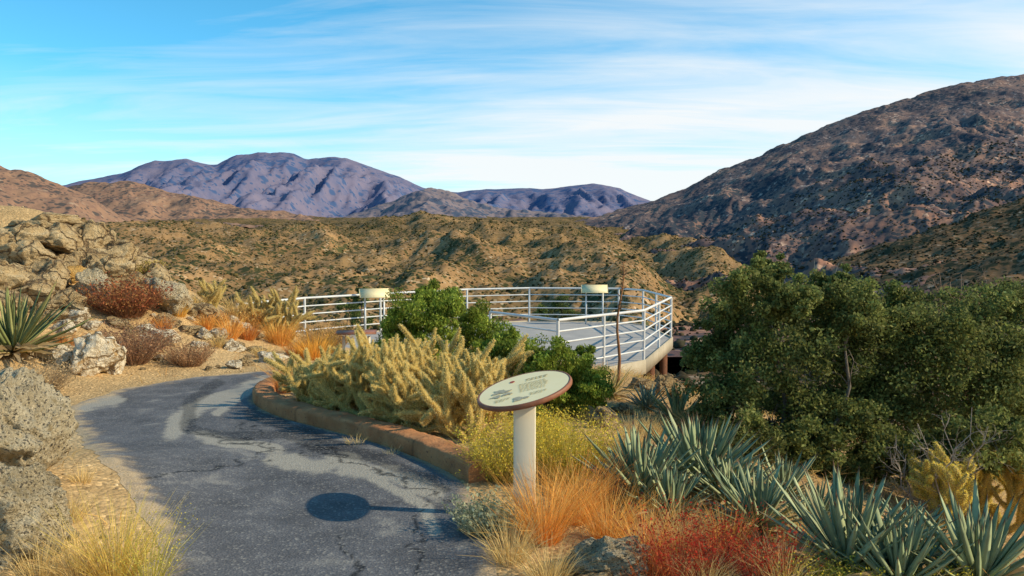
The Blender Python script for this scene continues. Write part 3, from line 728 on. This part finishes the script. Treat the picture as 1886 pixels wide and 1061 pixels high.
# ------------------------------------------------------------------ plants
def agave(name,base,L,nl,cols,label,sd,wf=.105,group=None,el0=88,el1=18,dead=10,tip=(.10,.05,.03)):
    r=np.random.default_rng(sd)
    root=empty(name,base,label,'agave' if 'agave' in name else 'yucca',group,rz=r.uniform(0,6))
    ch=[]
    st=np.array([0,.08,.2,.38,.55,.72,.86,.95,1.0]); wd_=np.array([.75,.8,.92,1.0,.92,.68,.38,.15,.02])
    for i in range(nl):
        t=(i+.5)/nl; az=i*2.39996+r.normal()*.18
        el=math.radians(el0+(el1-el0)*t**.95+r.normal()*7); l=L*(.66+.42*min(1,t*2.2))*r.uniform(.75,1.12)*(1 if t<.85 else .88)
        w=l*wf*r.uniform(.85,1.15)
        d=np.array([math.cos(az)*math.cos(el),math.sin(az)*math.cos(el),math.sin(el)])
        side=np.array([-math.sin(az),math.cos(az),0]); nrm=np.cross(side,d)
        if nrm[2]<0 : nrm=-nrm
        b0=np.array([math.cos(az),math.sin(az),0])*L*.06*(.4+t)+np.array([0,0,L*.12*(1-t)+.02])
        bend=r.uniform(-.04,.14)
        ctr_=b0+np.outer(st*l,d)+np.outer((st**2)*l*bend,nrm)
        hw=wd_*w/2
        v=np.stack([ctr_-side*hw[:,None]+nrm*(hw*.45)[:,None],ctr_-nrm*(hw*.38)[:,None],ctr_+side*hw[:,None]+nrm*(hw*.45)[:,None],ctr_+nrm*(hw*.06)[:,None]],1)
        f=[]
        for a in range(len(st)-1):
            for b in range(4):
                c=(b+1)%4; f.append([a*4+b,a*4+c,a*4+4+c,a*4+4+b])
        c0=np.array(cols[r.integers(len(cols))])*r.uniform(.75,1.2)
        if t>.82 and r.random()<.3: c0=np.array([.42,.34,.16])*r.uniform(.7,1.1)
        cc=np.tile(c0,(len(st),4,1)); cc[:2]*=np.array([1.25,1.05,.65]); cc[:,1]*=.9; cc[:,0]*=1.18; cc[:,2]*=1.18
        cc[3]*=1.08; cc[5]*=.92; cc[-2:]=np.array(tip)
        ch.append((v.reshape(-1,3),np.array(f),cc.reshape(-1,3)))
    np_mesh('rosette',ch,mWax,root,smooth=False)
    if dead:
        n=dead*3; az=r.uniform(0,6.28,n); el=r.uniform(-.1,.5,n)
        d=np.stack([np.cos(az)*np.cos(el),np.sin(az)*np.cos(el),np.sin(el)],1)
        np_mesh('dead_leaf_skirt',[blades(np.tile([0,0,.04],(n,1)),d,L*r.uniform(.4,.85,n),L*.09,.5,vcol(n,[(.46,.33,.16),(.6,.46,.26),(.36,.25,.12)]))],mDry,root)
    return root
ag=[(.235,.29,.165),(.29,.335,.19),(.19,.24,.14),(.33,.37,.215)]
agave('agave',gp(1180,925),.46,92,ag,'large grey green agave left of the others in front of the oak',1,wf=.09)
agave('agave',gp(1285,905),.54,96,ag,'tall grey green agave just right of and behind the leftmost large one',21,wf=.09)
agave('agave',gp(1395,980),.37,76,ag,'medium agave tucked between the large agaves',2,wf=.09)
agave('agave',gp(1440,925),.34,64,ag,'small agave at the oak foot behind the medium agave',23,wf=.09)
agave('agave',gp(1345,935),.36,68,ag,'agave in the gap right of the tall grey green one',25,wf=.09)
agave('agave',gp(1235,955),.32,60,ag,'short agave in front of the two leftmost large ones',28,wf=.09)
pa=[(.27,.32,.185),(.33,.375,.215),(.215,.265,.15)]
agave('agave',gp(1560,1055),.46,96,pa,'pale grey green agave at the bottom below the oak',3,wf=.088)
agave('agave',gp(1655,1090),.36,76,pa,'agave at the bottom edge right of the palest one',26,wf=.088)
agave('agave',gp(1800,1090),.42,88,pa,'rightmost agave cut by the bottom right corner',4,wf=.088)
agave('agave',gp(1680,1010),.27,60,pa,'smaller agave behind the bottom right ones below the yellow cactus',22,wf=.09)
agave('agave',gp(1500,975),.30,60,pa,'small agave above the palest bottom agave',27,wf=.09)
agave('agave',gp(1192,757),.30,44,[(.28,.31,.22),(.34,.36,.25)],'small grey agave on the slope in front of the deck',5,wf=.12)
agave('agave',gp(1248,782),.40,40,[(.24,.27,.13),(.3,.3,.14)],'spiky olive agave right of the small grey one',6,wf=.09)
agave('agave',gp(25,655),.95,74,[(.21,.24,.09),(.28,.28,.11),(.17,.2,.08)],'dark green agave at the left edge below the boulders',7,wf=.065,dead=16,el1=5)
agave('yucca',gp(1122,735),.36,60,[(.66,.5,.18),(.72,.58,.23),(.54,.4,.14)],'straw yellow yucca left of the flat boulder near the deck',8,wf=.06,tip=(.4,.3,.12),el1=5)
agave('agave',gp(2,468,fall=15.5),.32,30,[(.16,.23,.10),(.21,.28,.13)],'small green agave among the boulder tops at far left',9,wf=.11,dead=0)
def cholla(base,H,spread,nmain,label,sd,scol,rad=.026,jl=.20,depth=3,fuzz=1.0,ar=10,up=.42,smin=.010,smax=.026):
    r=np.random.default_rng(sd); root=empty('cholla_cactus',base,label,'cactus')
    st=[];J=[]
    def grow(p,d,dep,rd):
        l=jl*r.uniform(.65,1.35); d=d/np.linalg.norm(d)
        bend=r.normal(size=3)*.12+np.array([0,0,.08])
        pts=[p+d*l*q+bend*l*q*q for q in (0,.12,.35,.7,.9,1.0)]
        J.append((pts,rd))
        e=pts[-1]
        if dep<=0 or e[2]>H*r.uniform(.72,.95): return
        k=1 if r.random()<.3 else (2 if r.random()<.75 else 3)
        for _ in range(k):
            nd=d+r.normal(size=3)*.75*spread+np.array([0,0,up])
            grow(pts[2] if r.random()<.25 else (pts[3] if r.random()<.4 else pts[4]),nd,dep-1,rd*r.uniform(.85,1.0))
    for i in range(nmain):
        az=i*2.4+r.normal()*.4; el=r.uniform(.35,1.35)
        q=np.array([math.cos(az),math.sin(az),0])
        grow(q*r.uniform(.02,.2)*spread*H,q*math.cos(el)*spread+np.array([0,0,math.sin(el)]),depth,rad*r.uniform(.95,1.15))
    sb=[];sd_=[]; ks=[0,.12,.35,.7,.9,1.0]
    for pts,rd in J:
        pts=np.array(pts)
        st.append(tube(pts,[rd*.6,rd*.95,rd*1.05,rd*1.0,rd*.75,rd*.2],8))
        ax=pts[-1]-pts[0]; l=np.linalg.norm(ax); ax/=l
        u=np.cross(ax,[.3,.5,.81]); u/=np.linalg.norm(u); w=np.cross(ax,u)
        na=max(4,int(l/.15*ar)); nb=8; sn=7
        t=(np.repeat(np.linspace(.03,1.0,na),nb)+r.normal(size=na*nb)*.012).clip(0,1); a=np.tile(np.arange(nb)*2*np.pi/nb,na)+np.repeat(np.arange(na),nb)*.35
        t=np.repeat(t,sn);a=np.repeat(a,sn)
        rad_=u[None]*np.cos(a)[:,None]+w[None]*np.sin(a)[:,None]
        pp=np.stack([np.interp(t,ks,pts[:,k]) for k in range(3)],1)
        rr=np.interp(t,ks,[.6,.95,1.05,1.0,.75,.2])[:,None]*rd
        sb.append(pp+rad_*rr*.92); dd=rad_+r.normal(size=rad_.shape)*.45+ax*(.2+.9*(t>.93))[:,None]; dd/=np.linalg.norm(dd,axis=1,keepdims=True)
        sd_.append(dd)
    sb=np.concatenate(sb);sd_=np.concatenate(sd_);n=len(sb)
    L=r.uniform(smin,smax,n)*fuzz; s=np.cross(sd_,runit(n)); s/=np.linalg.norm(s,axis=1,keepdims=True)
    W=.0018*fuzz
    v=np.stack([sb-s*W,sb+s*W,sb+sd_*L[:,None]],1).reshape(-1,3)
    c=np.repeat(vcol(n,scol,.18),3,axis=0)
    np_mesh('stem',st,mChol,root,smooth=True)
    np_mesh('spines',[(v,np.arange(3*n).reshape(-1,3),c)],mSpine,root)
    return root
gold=[(.96,.74,.24),(.99,.82,.34),(.84,.60,.16),(1.0,.90,.50)]
cholla(gp(608,752),.56,1.1,9,'golden cholla at the left end of the kerbed bed',11,gold)
cholla(gp(695,774),.76,1.0,10,'tall golden cholla in the middle of the kerbed bed',12,gold,depth=4,jl=.21)
cholla(gp(785,788),.66,1.0,10,'golden cholla in the kerbed bed right of the tallest one',13,gold,depth=4,jl=.19)
cholla(gp(865,808),.60,1.0,9,'golden cholla at the right end of the kerbed bed behind the sign',14,gold,depth=3,jl=.21)
cholla(gp(755,748),.78,1.0,9,'golden cholla behind the others in front of the juniper',15,gold,depth=4,jl=.22)
cholla(gp(565,740),.42,1.0,7,'lowest golden cholla at the kerb bend',20,gold,depth=3,jl=.16)
cholla(gp(888,778),.70,1.0,9,'golden cholla between the sign and the low juniper',24,gold,depth=3,jl=.22)
cholla(gp(650,748),.68,1.0,8,'golden cholla at the back left of the kerbed bed',29,gold,depth=4,jl=.2)
ylw=[(1.0,.84,.16),(1.0,.92,.34),(.92,.70,.12)]
cholla(gp(1735,965),.62,.75,6,'bright yellow cholla behind the lower right agaves',16,ylw,depth=4,jl=.14,rad=.027,ar=11,up=.6)
cholla(gp(1835,975),.78,.7,6,'taller olive and yellow cholla at the right edge',17,[(.84,.7,.18),(.98,.83,.28),(.66,.55,.16)],depth=5,jl=.16,rad=.026,up=.7)
tanc=[(.76,.61,.26),(.86,.72,.36),(.62,.49,.18)]
cholla(gp(505,612),.80,1.1,12,'broad tan cholla on the bank left of the deck',18,tanc,depth=3,jl=.26,fuzz=1.3,rad=.036,ar=7)
cholla(gp(390,575),.50,.8,7,'small upright cholla on the bank above the orange grass',19,tanc,depth=2,jl=.24,fuzz=1.3,rad=.034,ar=7)
def tuft(name,base,w,h,n,cols,label,cat,group=None,wid=.004,bend=.7,lean=.55,tips=None,leafn=0,leafc=None,leafs=.012,flat=.35):
    r=np.sqrt(rng.random(n)); az=rng.uniform(0,6.283,n)
    b=np.stack([np.cos(az)*r*w*flat*.5,np.sin(az)*r*w*flat*.5,np.full(n,-.02)],1)
    d=np.stack([np.cos(az)*r*lean,np.sin(az)*r*lean,np.ones(n)],1)+rng.normal(size=(n,3))*.16
    d/=np.linalg.norm(d,axis=1,keepdims=True)
    L=h*rng.uniform(.45,1.08,n)
    ch=[blades(b,d,L,wid,bend*rng.random(n),vcol(n,cols,.2),vcol(n,tips,.2) if tips else None)]
    if leafn:
        k=rng.integers(0,n,leafn); t=rng.uniform(.45,1.0,leafn)[:,None]
        q=b[k]+d[k]*L[k][:,None]*t+rng.normal(size=(leafn,3))*h*.035
        lc=vcol(leafn,leafc,.22)
        root=empty(name,base,label,cat,group)
        np_mesh('stems',ch,mDry,root); np_mesh('foliage',[leaves(q,leafs*rng.uniform(.6,1.4,leafn),leafs*.6,lc)],mLeaf,root)
        return root
    o=np_mesh(name,ch,mDry); o.location=base
    return tag(o,label,cat,group)
org=[(.86,.40,.07),(.92,.50,.11),(.72,.29,.05),(.95,.62,.2)]
straw=[(.80,.57,.22),(.88,.68,.32),(.66,.45,.15)]
rust=[(.66,.28,.07),(.74,.38,.1),(.54,.2,.05)]
def G(px,pb,w,h,n,cols,label,**k):
    p=gp(px,pb); s=p.y/F
    return tuft(k.pop('name','grass_tuft'),p,w*s,h*s,n,cols,label,k.pop('cat','grass'),wid=max(.0026,p.y*.0005),**k)
G(1000,1000,125,175,600,org,'tall orange grass tuft at the foot of the sign post')
G(1060,960,120,150,480,org,'orange grass tuft between the sign and the large agave')
G(940,1045,90,120,280,straw,'straw coloured grass tuft at the path edge below the sign')
G(1120,1000,120,140,380,org,'orange grass tuft above the rounded bottom boulder')
G(1190,1045,110,165,300,org,'tall orange grass tuft left of the red buckwheat')
G(1250,1010,100,120,260,straw,'straw grass tuft at the foot of the large agave')
G(1010,1080,120,110,300,straw,'pale grass tuft at the bottom edge beside the path')
G(1440,1090,120,130,240,straw,'pale grass tuft in front of the medium agave')
G(1340,1020,100,120,220,org,'orange grass tuft left of the medium agave')
G(1480,1000,90,90,220,straw,'straw grass tuft right of the medium agave')
G(1735,1065,80,100,220,org,'orange grass tuft between the bottom right agaves')
G(1300,1090,120,110,200,straw,'straw grass tuft at the bottom edge among the red stems')
G(532,722,62,80,300,org,'orange grass tuft outside the left end of the kerb')
G(580,664,95,62,460,[(.9,.48,.07),(.95,.58,.12),(.78,.36,.05)],'bright orange grass tuft left of the dark topped panel')
G(515,635,95,58,460,[(.84,.44,.09),(.9,.54,.14),(.66,.32,.07)],'orange brown grass below the broad tan cholla')
G(425,625,55,62,280,org,'orange grass tuft on the bank right of the white rocks')
G(435,585,50,50,220,straw,'straw grass beside the small upright cholla')
G(470,600,60,44,220,org,'orange grass between the two tan chollas')
G(455,625,70,46,260,rust,'rust coloured grass right of the orange tuft on the bank')
G(400,640,50,36,160,straw,'low straw grass on the sand below the orange tuft')
G(545,655,60,40,220,rust,'rust coloured grass below the orange brown grass')
G(330,582,60,34,180,[(.8,.46,.09),(.86,.58,.15)],'low orange grass beside the pale grey boulder')
G(360,570,60,36,180,straw,'straw grass tuft behind the pale grey boulder')
G(290,560,60,34,180,[(.8,.5,.12),(.86,.6,.2)],'golden grass above the red bush')
G(60,610,70,44,200,straw,'straw grass below the left end of the heap')
G(120,640,70,40,200,rust,'rust grass between the heap and the white rocks')
G(300,610,60,40,200,rust,'rust grass on the slope right of the red bush')
G(380,605,50,34,160,org,'small orange tuft on the slope between the rocks')
G(485,660,60,34,180,straw,'straw grass at the flat pale stone by the path')
G(620,712,70,50,260,straw,'straw grass behind the kerb bend')
G(655,822,60,30,90,straw,'small dry grass on the kerb below the cholla')
G(720,842,36,30,70,[(.45,.4,.2),(.5,.42,.25)],'small grey green sprig at the foot of the kerb')
G(1130,880,110,110,340,[(.7,.44,.13),(.8,.54,.2)],'dry brown grass left of the large agave')
G(1165,830,110,80,280,straw,'straw grass behind the large agave')
G(1280,800,110,70,260,straw,'dry grass between the slope agaves and the oak')
G(1200,800,90,50,220,straw,'dry grass below the small grey agave')
G(1060,770,90,40,220,[(.66,.46,.17),(.76,.58,.24)],'brown grass behind the yellow brush')
G(215,1075,150,190,340,[(.70,.50,.10),(.82,.60,.16),(.84,.58,.18)],'tall golden and straw twigs at the lower left path edge',bend=.4,tips=[(.74,.58,.09),(.84,.64,.14)])
G(150,1075,120,140,300,straw,'straw grass left of the golden twigs')
G(70,1080,120,110,260,straw,'straw grass at the bottom left corner')
G(130,960,90,70,180,straw,'low straw grass on the sand beside the lower left boulder')
G(150,890,70,44,110,straw,'sparse straw grass on the sand right of the large boulder')
G(275,1085,90,170,150,[(.52,.44,.08),(.6,.5,.12)],'sparse olive sprigs right of the straw twigs',bend=.4,leafn=700,leafc=[(.58,.48,.07),(.66,.54,.12)],leafs=.010,cat='brush',name='brush')
def B(px,pb,w,h,n,cols,label,ln,lc,ls,name='bush',cat='bush',**k):
    p=gp(px,pb); s=p.y/F
    return tuft(name,p,w*s,h*s,n,cols,label,cat,wid=max(.003,p.y*.0005),leafn=ln,leafc=lc,leafs=ls,lean=k.get('lean',1.0),bend=.4,flat=k.get('flat',.45))
redl=[(.32,.10,.05),(.42,.14,.06),(.25,.08,.045),(.46,.25,.09)]
B(232,582,128,82,700,[(.34,.16,.08),(.4,.22,.11)],'rusty red bush on the slope beside the boulder heap',3800,redl,.045)
B(248,668,92,92,600,[(.36,.21,.13),(.42,.27,.16)],'reddish brown bush right of the white rocks',2600,[(.36,.19,.11),(.44,.25,.14),(.29,.15,.09)],.032)
B(347,674,78,58,500,[(.38,.23,.13),(.48,.31,.17)],'low reddish brown bush on the sand near the path',1700,[(.4,.22,.12),(.5,.31,.17)],.028)
B(60,725,150,78,600,[(.4,.28,.16),(.54,.4,.23)],'grey brown dry bush above the large speckled boulder',1600,[(.42,.29,.16),(.56,.41,.23)],.028)
B(258,512,90,42,400,[(.5,.38,.15),(.42,.32,.12)],'olive dry bush on the right shoulder of the boulder heap',1600,[(.48,.37,.12),(.38,.3,.08)],.04)
B(600,622,75,70,600,[(.48,.29,.12),(.58,.38,.16)],'brown dry bush right of the broad tan cholla',2000,[(.52,.31,.11),(.62,.41,.17)],.036)
B(545,690,60,30,200,[(.5,.34,.13)],'low tan brush at the back of the path bend',800,[(.55,.4,.16)],.03)
B(395,600,60,34,300,[(.5,.26,.1)],'rust brush on the bank left of the orange grass',900,[(.52,.24,.09),(.6,.34,.12)],.032)
B(455,575,60,34,300,[(.5,.3,.12)],'tan brush on the bank skyline beside the broad cholla',900,[(.54,.34,.12),(.64,.44,.17)],.034)
yel=[(.80,.58,.06),(.70,.53,.06),(.86,.66,.11),(.52,.45,.07)]
B(925,885,110,130,600,[(.56,.44,.1),(.44,.36,.09)],'golden rabbitbrush left of the sign post',4600,yel,.016,name='rabbitbrush',cat='brush',lean=.75)
B(1045,880,150,140,800,[(.58,.46,.1),(.46,.37,.09)],'golden rabbitbrush right of the sign post',6600,yel,.016,name='rabbitbrush',cat='brush',lean=.8)
B(985,815,110,70,400,[(.56,.44,.1)],'yellow brush behind the round sign',3000,yel,.02,name='rabbitbrush',cat='brush')
B(893,985,95,90,300,[(.4,.4,.3)],'silvery grey leafed bush left of the sign post by the path',2000,[(.40,.41,.27),(.48,.48,.32),(.32,.34,.2)],.024,lean=.9)
redb=[(.44,.035,.022),(.54,.055,.028),(.34,.03,.02),(.54,.12,.04)]
rst=[(.46,.09,.045),(.52,.15,.06),(.38,.065,.035)]
B(1245,1080,110,170,170,rst,'deep red buckwheat clump left of the pale agave',950,redb,.015,name='buckwheat',cat='brush',lean=.5)
B(1320,1055,120,140,170,rst,'deep red buckwheat below the gap between the agaves',950,redb,.015,name='buckwheat',cat='brush',lean=.55)
B(1195,1090,90,100,150,[(.56,.18,.05)],'rust red buckwheat above the bottom edge',500,[(.54,.12,.035),(.64,.22,.06),(.42,.08,.03)],.013,name='buckwheat',cat='brush',lean=.5)
B(1400,1080,110,150,170,rst,'sparse red buckwheat in front of the medium agave',900,redb,.015,name='buckwheat',cat='brush',lean=.5)
B(1110,935,90,110,180,[(.56,.2,.06)],'reddish dry brush left of the large agave',520,[(.54,.16,.05),(.64,.28,.08)],.013,name='buckwheat',cat='brush',lean=.5)
B(1480,1085,110,100,200,[(.5,.46,.14)],'small yellow flowered brush left of the palest agave',1000,[(.85,.66,.06),(.7,.56,.09)],.012,name='brush',cat='brush')
B(1570,1095,130,80,260,[(.5,.46,.14)],'small yellow flowered brush below the pale agave',1500,[(.85,.66,.06),(.7,.56,.09)],.012,name='brush',cat='brush')
B(1720,1095,110,90,260,[(.5,.46,.14)],'small yellow flowered brush between the two bottom right agaves',1300,[(.85,.66,.06),(.7,.56,.09)],.012,name='brush',cat='brush')
def cover():
    n=15000; x=rng.uniform(.2,9,n); y=rng.uniform(3.2,18,n)
    z=hz(x,y); d=runit(n); d[:,2]=np.abs(d[:,2])+.6; d/=np.linalg.norm(d,axis=1,keepdims=True)
    ok=inside_dist(x,y)>.3; k=fbm(x*.9,y*.9,3)>-.35; ok&=k
    x,y,z,d=x[ok],y[ok],z[ok],d[ok]; n=len(x)
    o=np_mesh('ground_cover',[blades(np.stack([x,y,z-.02],1),d,rng.uniform(.06,.28,n),.005,.6,vcol(n,[(.74,.5,.18),(.64,.4,.13),(.8,.6,.27),(.5,.43,.13),(.76,.37,.09)],.25))],mDry)
    struct(o,'dry grass and litter covering the right hand slope','ground cover','stuff')
    n=5200; x=rng.uniform(-9,-2,n); y=rng.uniform(3.,16,n); ok=(inside_dist(x,y)>.1)&(fbm(x*.8+4,y*.8,3)>.0)
    x,y=x[ok],y[ok]; n=len(x); z=hz(x,y); d=runit(n); d[:,2]=np.abs(d[:,2])+.5; d/=np.linalg.norm(d,axis=1,keepdims=True)
    o=np_mesh('dry_litter',[blades(np.stack([x,y,z-.02],1),d,rng.uniform(.05,.2,n),.006,.6,vcol(n,[(.74,.53,.2),(.7,.42,.12),(.8,.6,.3),(.66,.3,.09)],.2))],mDry)
    struct(o,'dry grass litter on the sandy left bank','ground cover','stuff')
cover()
Vg=np.stack([GX,GY,GZ],2)
sel=(gy>19)&(gy<70)
blob_field('slope_shrubs',Vg[:,sel],700,.2,.6,[(.11,.10,.035),(.24,.16,.07),(.08,.08,.03),(.36,.24,.1)],'brush on the steep slope below the deck',-200,2100,70)
# --- trees
def twig(ch,p,d,L,r,dep,sd,up=.15,k=2,col=W1):
    d=d/np.linalg.norm(d); pts=[p]; q=p; dd=d
    for i in range(4):
        dd=dd+sd.normal(size=3)*.22+np.array([0,0,up*.3]); dd/=np.linalg.norm(dd); q=q+dd*L/4; pts.append(q)
    ch.append(tube(pts,np.linspace(r,r*.6,5),5 if r>.008 else 3,col))
    if dep>0:
        for _ in range(k+(sd.random()<.5)):
            j=sd.integers(2,5); twig(ch,pts[j],dd+sd.normal(size=3)*.65,L*sd.uniform(.5,.75),r*.58,dep-1,sd,up,k,col)
def crown_from(lobes,nsub,nleaf,leaf,cols,sd,subr=.38,axis=None,asp=.6):
    r=np.random.default_rng(sd); P=[];Cc=[]
    for (c,R) in lobes:
        d=r.normal(size=(nsub,3)); d/=np.linalg.norm(d,axis=1,keepdims=True); rad=r.uniform(.3,1.05,nsub)
        sc=c+d*(R*rad)[:,None]*np.array([1,1,.9])
        for s,q in zip(sc,rad):
            n=int(nleaf*r.uniform(.4,1.5)); e=r.normal(size=(n,3)); e/=np.linalg.norm(e,axis=1,keepdims=True)
            rr=R*subr*r.uniform(.5,1.3)
            P.append(s+e*(rr*r.uniform(.1,1,n)**.6)[:,None]*np.array([1,1,.8]))
            Cc.append(vcol(n,cols,.25)*r.uniform(.7,1.35))
    P=np.concatenate(P);Cc=np.concatenate(Cc); n=len(P)
    return leaves(P,leaf*rng.uniform(.6,1.35,n),leaf*asp,Cc,axis,1.2 if axis is not None else 1.0)
def tree(name,base,lobes_px,Y,nsub,nleaf,leaf,cols,label,cat,sd,yr=.7,trunks=5,subr=.38,axis=None,asp=.6,tr=.05,dep=3):
    base=Vector(base); root=empty(name,base,label,cat); r=np.random.default_rng(sd)
    lobes=[]
    for (a,b,R) in lobes_px:
        Yl=Y+r.uniform(-yr,yr)-(.7 if b>810 and 'oak' in name else 0); p=at(a,b,Yl)-base; lobes.append((np.array(p),R/F*Y))
    np_mesh('crown',[crown_from(lobes,nsub,nleaf,leaf,cols,sd,subr,axis,asp)],mLeaf,root)
    ch=[]
    for i in range(trunks):
        tgt=lobes[(i*3)%len(lobes)][0]; st=np.array([r.normal()*.12,r.normal()*.12,-.1]); d=tgt-st; L=np.linalg.norm(d)
        pts=[st+d*q+np.array([0,0,L*.12*math.sin(q*3.1)])*(-1 if d[2]>abs(d[0]) else 1)*.5+r.normal(size=3)*L*.035*(0<q<1) for q in np.linspace(0,1,7)]
        ch.append(tube(pts,np.linspace(tr*r.uniform(.7,1.1),tr*.25,7),7))
        for _ in range(6):
            j=r.integers(2,6); twig(ch,np.array(pts[j]),d/L+r.normal(size=3)*.8,min(.28,L*.16),tr*.22,dep-1,r,up=0)
    np_mesh('trunk',ch,mBark,root,smooth=True)
    return root
oakc=[(.145,.17,.048),(.19,.215,.062),(.10,.125,.04),(.27,.265,.09)]
YO=8.0
bO=gp(1480,860)
tree('oak_shrub',bO,[(1425,500,44),(1385,540,58),(1330,590,56),(1400,610,80),(1315,655,62),(1450,670,95),(1345,725,76),(1320,765,54),(1490,610,85),(1500,760,98),(1420,790,80),(1560,525,42),(1545,660,95),(1380,825,66),(1470,840,66),(1575,580,70),(1480,555,58),(1600,650,85),(1450,560,50),(1540,590,60),(1560,740,85),(1525,540,45),(1330,815,50),(1425,850,56),(1530,850,60)],YO,27,185,.040,oakc,'big dark green scrub oak left of the other oak on the slope','tree',31,tr=.035,trunks=6,subr=.35,yr=.5)
bO2=gp(1740,860)
tree('oak_shrub',bO2,[(1605,595,66),(1645,610,85),(1700,600,85),(1740,640,98),(1820,610,88),(1880,575,78),(1775,585,70),(1650,565,50),(1930,640,110),(1660,700,98),(1780,720,108),(1870,740,108),(1600,740,95),(1700,790,90),(1960,760,110),(1590,820,75),(1840,670,95),(1690,845,56),(1770,830,60),(1850,820,60),(1630,850,56)],YO+.1,27,190,.040,oakc,'dark green scrub oak at the right edge of the slope','tree',32,tr=.035,trunks=7,subr=.35,yr=.5)
def bare(px,Y,tops,label,sd,r0=.02,colm=mBark,tw=.3,ntw=9):
    x=at(px,600,Y).x; root_loc=Vector((x,Y,float(hz(x,Y)))); r=np.random.default_rng(sd)
    ch=[]
    for (a,c) in tops:
        t=np.array(at(a,c,Y+r.uniform(-.3,.3))-root_loc); st=np.array([r.normal()*.1,r.normal()*.1,-.1]); d=t-st; L=np.linalg.norm(d)
        pts=[st+d*q+r.normal(size=3)*L*.03*(0<q<1) for q in np.linspace(0,1,8)]
        ch.append(tube(pts,np.linspace(r0,r0*.25,8),5))
        for _ in range(ntw):
            j=r.integers(3,7); twig(ch,np.array(pts[j]),d/L+r.normal(size=3)*.7,tw*r.uniform(.5,1),r0*.28,1,r,up=0)
    o=np_mesh('bare_shrub',ch,colm,smooth=True); o.location=root_loc
    return tag(o,label,'shrub')
mGreyW=mk('grey_wood',(.26,.22,.18),(.38,.33,.28),14,.9,.4,50)
bare(1500,8.9,[(1440,505),(1500,480),(1545,485),(1480,500)],'leafless grey twiggy shrub rising through the left oak',41,colm=mGreyW,tw=.2,r0=.012,ntw=12)
bare(1740,6.7,[(1650,800),(1690,780),(1750,765),(1820,785),(1640,830),(1870,800),(1790,750)],'tangled bare grey branches at the foot of the right oak',42,colm=mGreyW,tw=.2,r0=.010,ntw=12)
mBrownT=mk('brown_twig',(.26,.17,.12),(.38,.26,.19),14,.9,.2,50)
bare(1760,10.5,[(1690,520),(1730,500),(1770,505),(1800,515),(1840,530),(1710,545),(1750,520)],'brown leafless shrub behind the right oak',43,r0=.014,colm=mBrownT,tw=.3,ntw=24)
jun=[(.19,.26,.035),(.25,.32,.05),(.135,.185,.03),(.33,.36,.065)]
upx=np.array([0,0,1.])
bJ=gp(800,712)
tree('juniper_bush',bJ,[(790,543,30),(830,560,46),(770,580,52),(728,603,46),(865,598,54),(800,620,70),(740,650,55),(860,650,62),(905,630,48),(800,670,60),(890,665,48)],bJ.y,27,190,.046,jun,'rounded bright green juniper in front of the deck','juniper',51,yr=.45,subr=.36,axis=upx,asp=.35,tr=.035,dep=2)
bJ2=gp(1000,765)
tree('juniper_bush',bJ2,[(925,634,38),(950,655,44),(985,664,44),(1020,666,44),(1060,668,44),(1075,700,46),(1040,712,52),(990,715,52),(1085,725,38),(940,700,44),(1030,740,42),(905,660,40)],bJ2.y,27,190,.038,jun,'low spreading juniper below the deck railing','juniper',52,yr=.35,subr=.36,axis=upx,asp=.35,tr=.03,dep=2)
def far_jun(px,pts,Y,label,sd):
    x=at(px,600,Y).x; b=(x,Y,float(hz(x,Y)))
    tree('juniper_bush',b,pts,Y,14,110,.09,[(.10,.14,.04),(.14,.17,.05)],label,'juniper',sd,yr=.5,axis=upx,asp=.4,tr=.05,dep=2)
far_jun(650,[(665,545,18),(645,565,24),(660,590,26),(640,610,24)],26.5,'dark juniper beyond the left rail of the deck',53)
far_jun(1030,[(1005,578,20),(1035,565,22),(1055,585,18),(1030,600,26)],29.,'green juniper beyond the far rail of the deck',54)
pS=gp(1135,712)
tp=at(1146,482,pS.y)-pS
pts=[np.array(tp)*q+np.array([.03*math.sin(q*9),0,0]) for q in np.linspace(0,1,10)]; pts[0][2]=-.1
st=empty('agave_stalk',pS,'tall thin dried brown flower stalk in front of the deck','dead stalk')
mStalk=mk('dry_stalk_wood',(.22,.10,.045),(.32,.16,.07),14,.9,.3,40)
np_mesh('stalk',[tube(pts,np.linspace(.024,.008,10),7)],mStalk,st,smooth=True)
sch=[]
for q in np.linspace(.62,.99,12):
    p=np.array([np.interp(q,np.linspace(0,1,10),[a[k] for a in pts]) for k in range(3)])
    for _ in range(2):
        d=rng.normal(size=3); d[2]=abs(d[2]); d/=np.linalg.norm(d); sch.append(tube([p,p+d*.03,p+d*.05+[0,0,.02]],[.005,.008,.004],4))
np_mesh('seed_pods',sch,mStalk,st)
print('verts',sum(len(o.data.vertices) for o in S.objects if o.type=='MESH'))
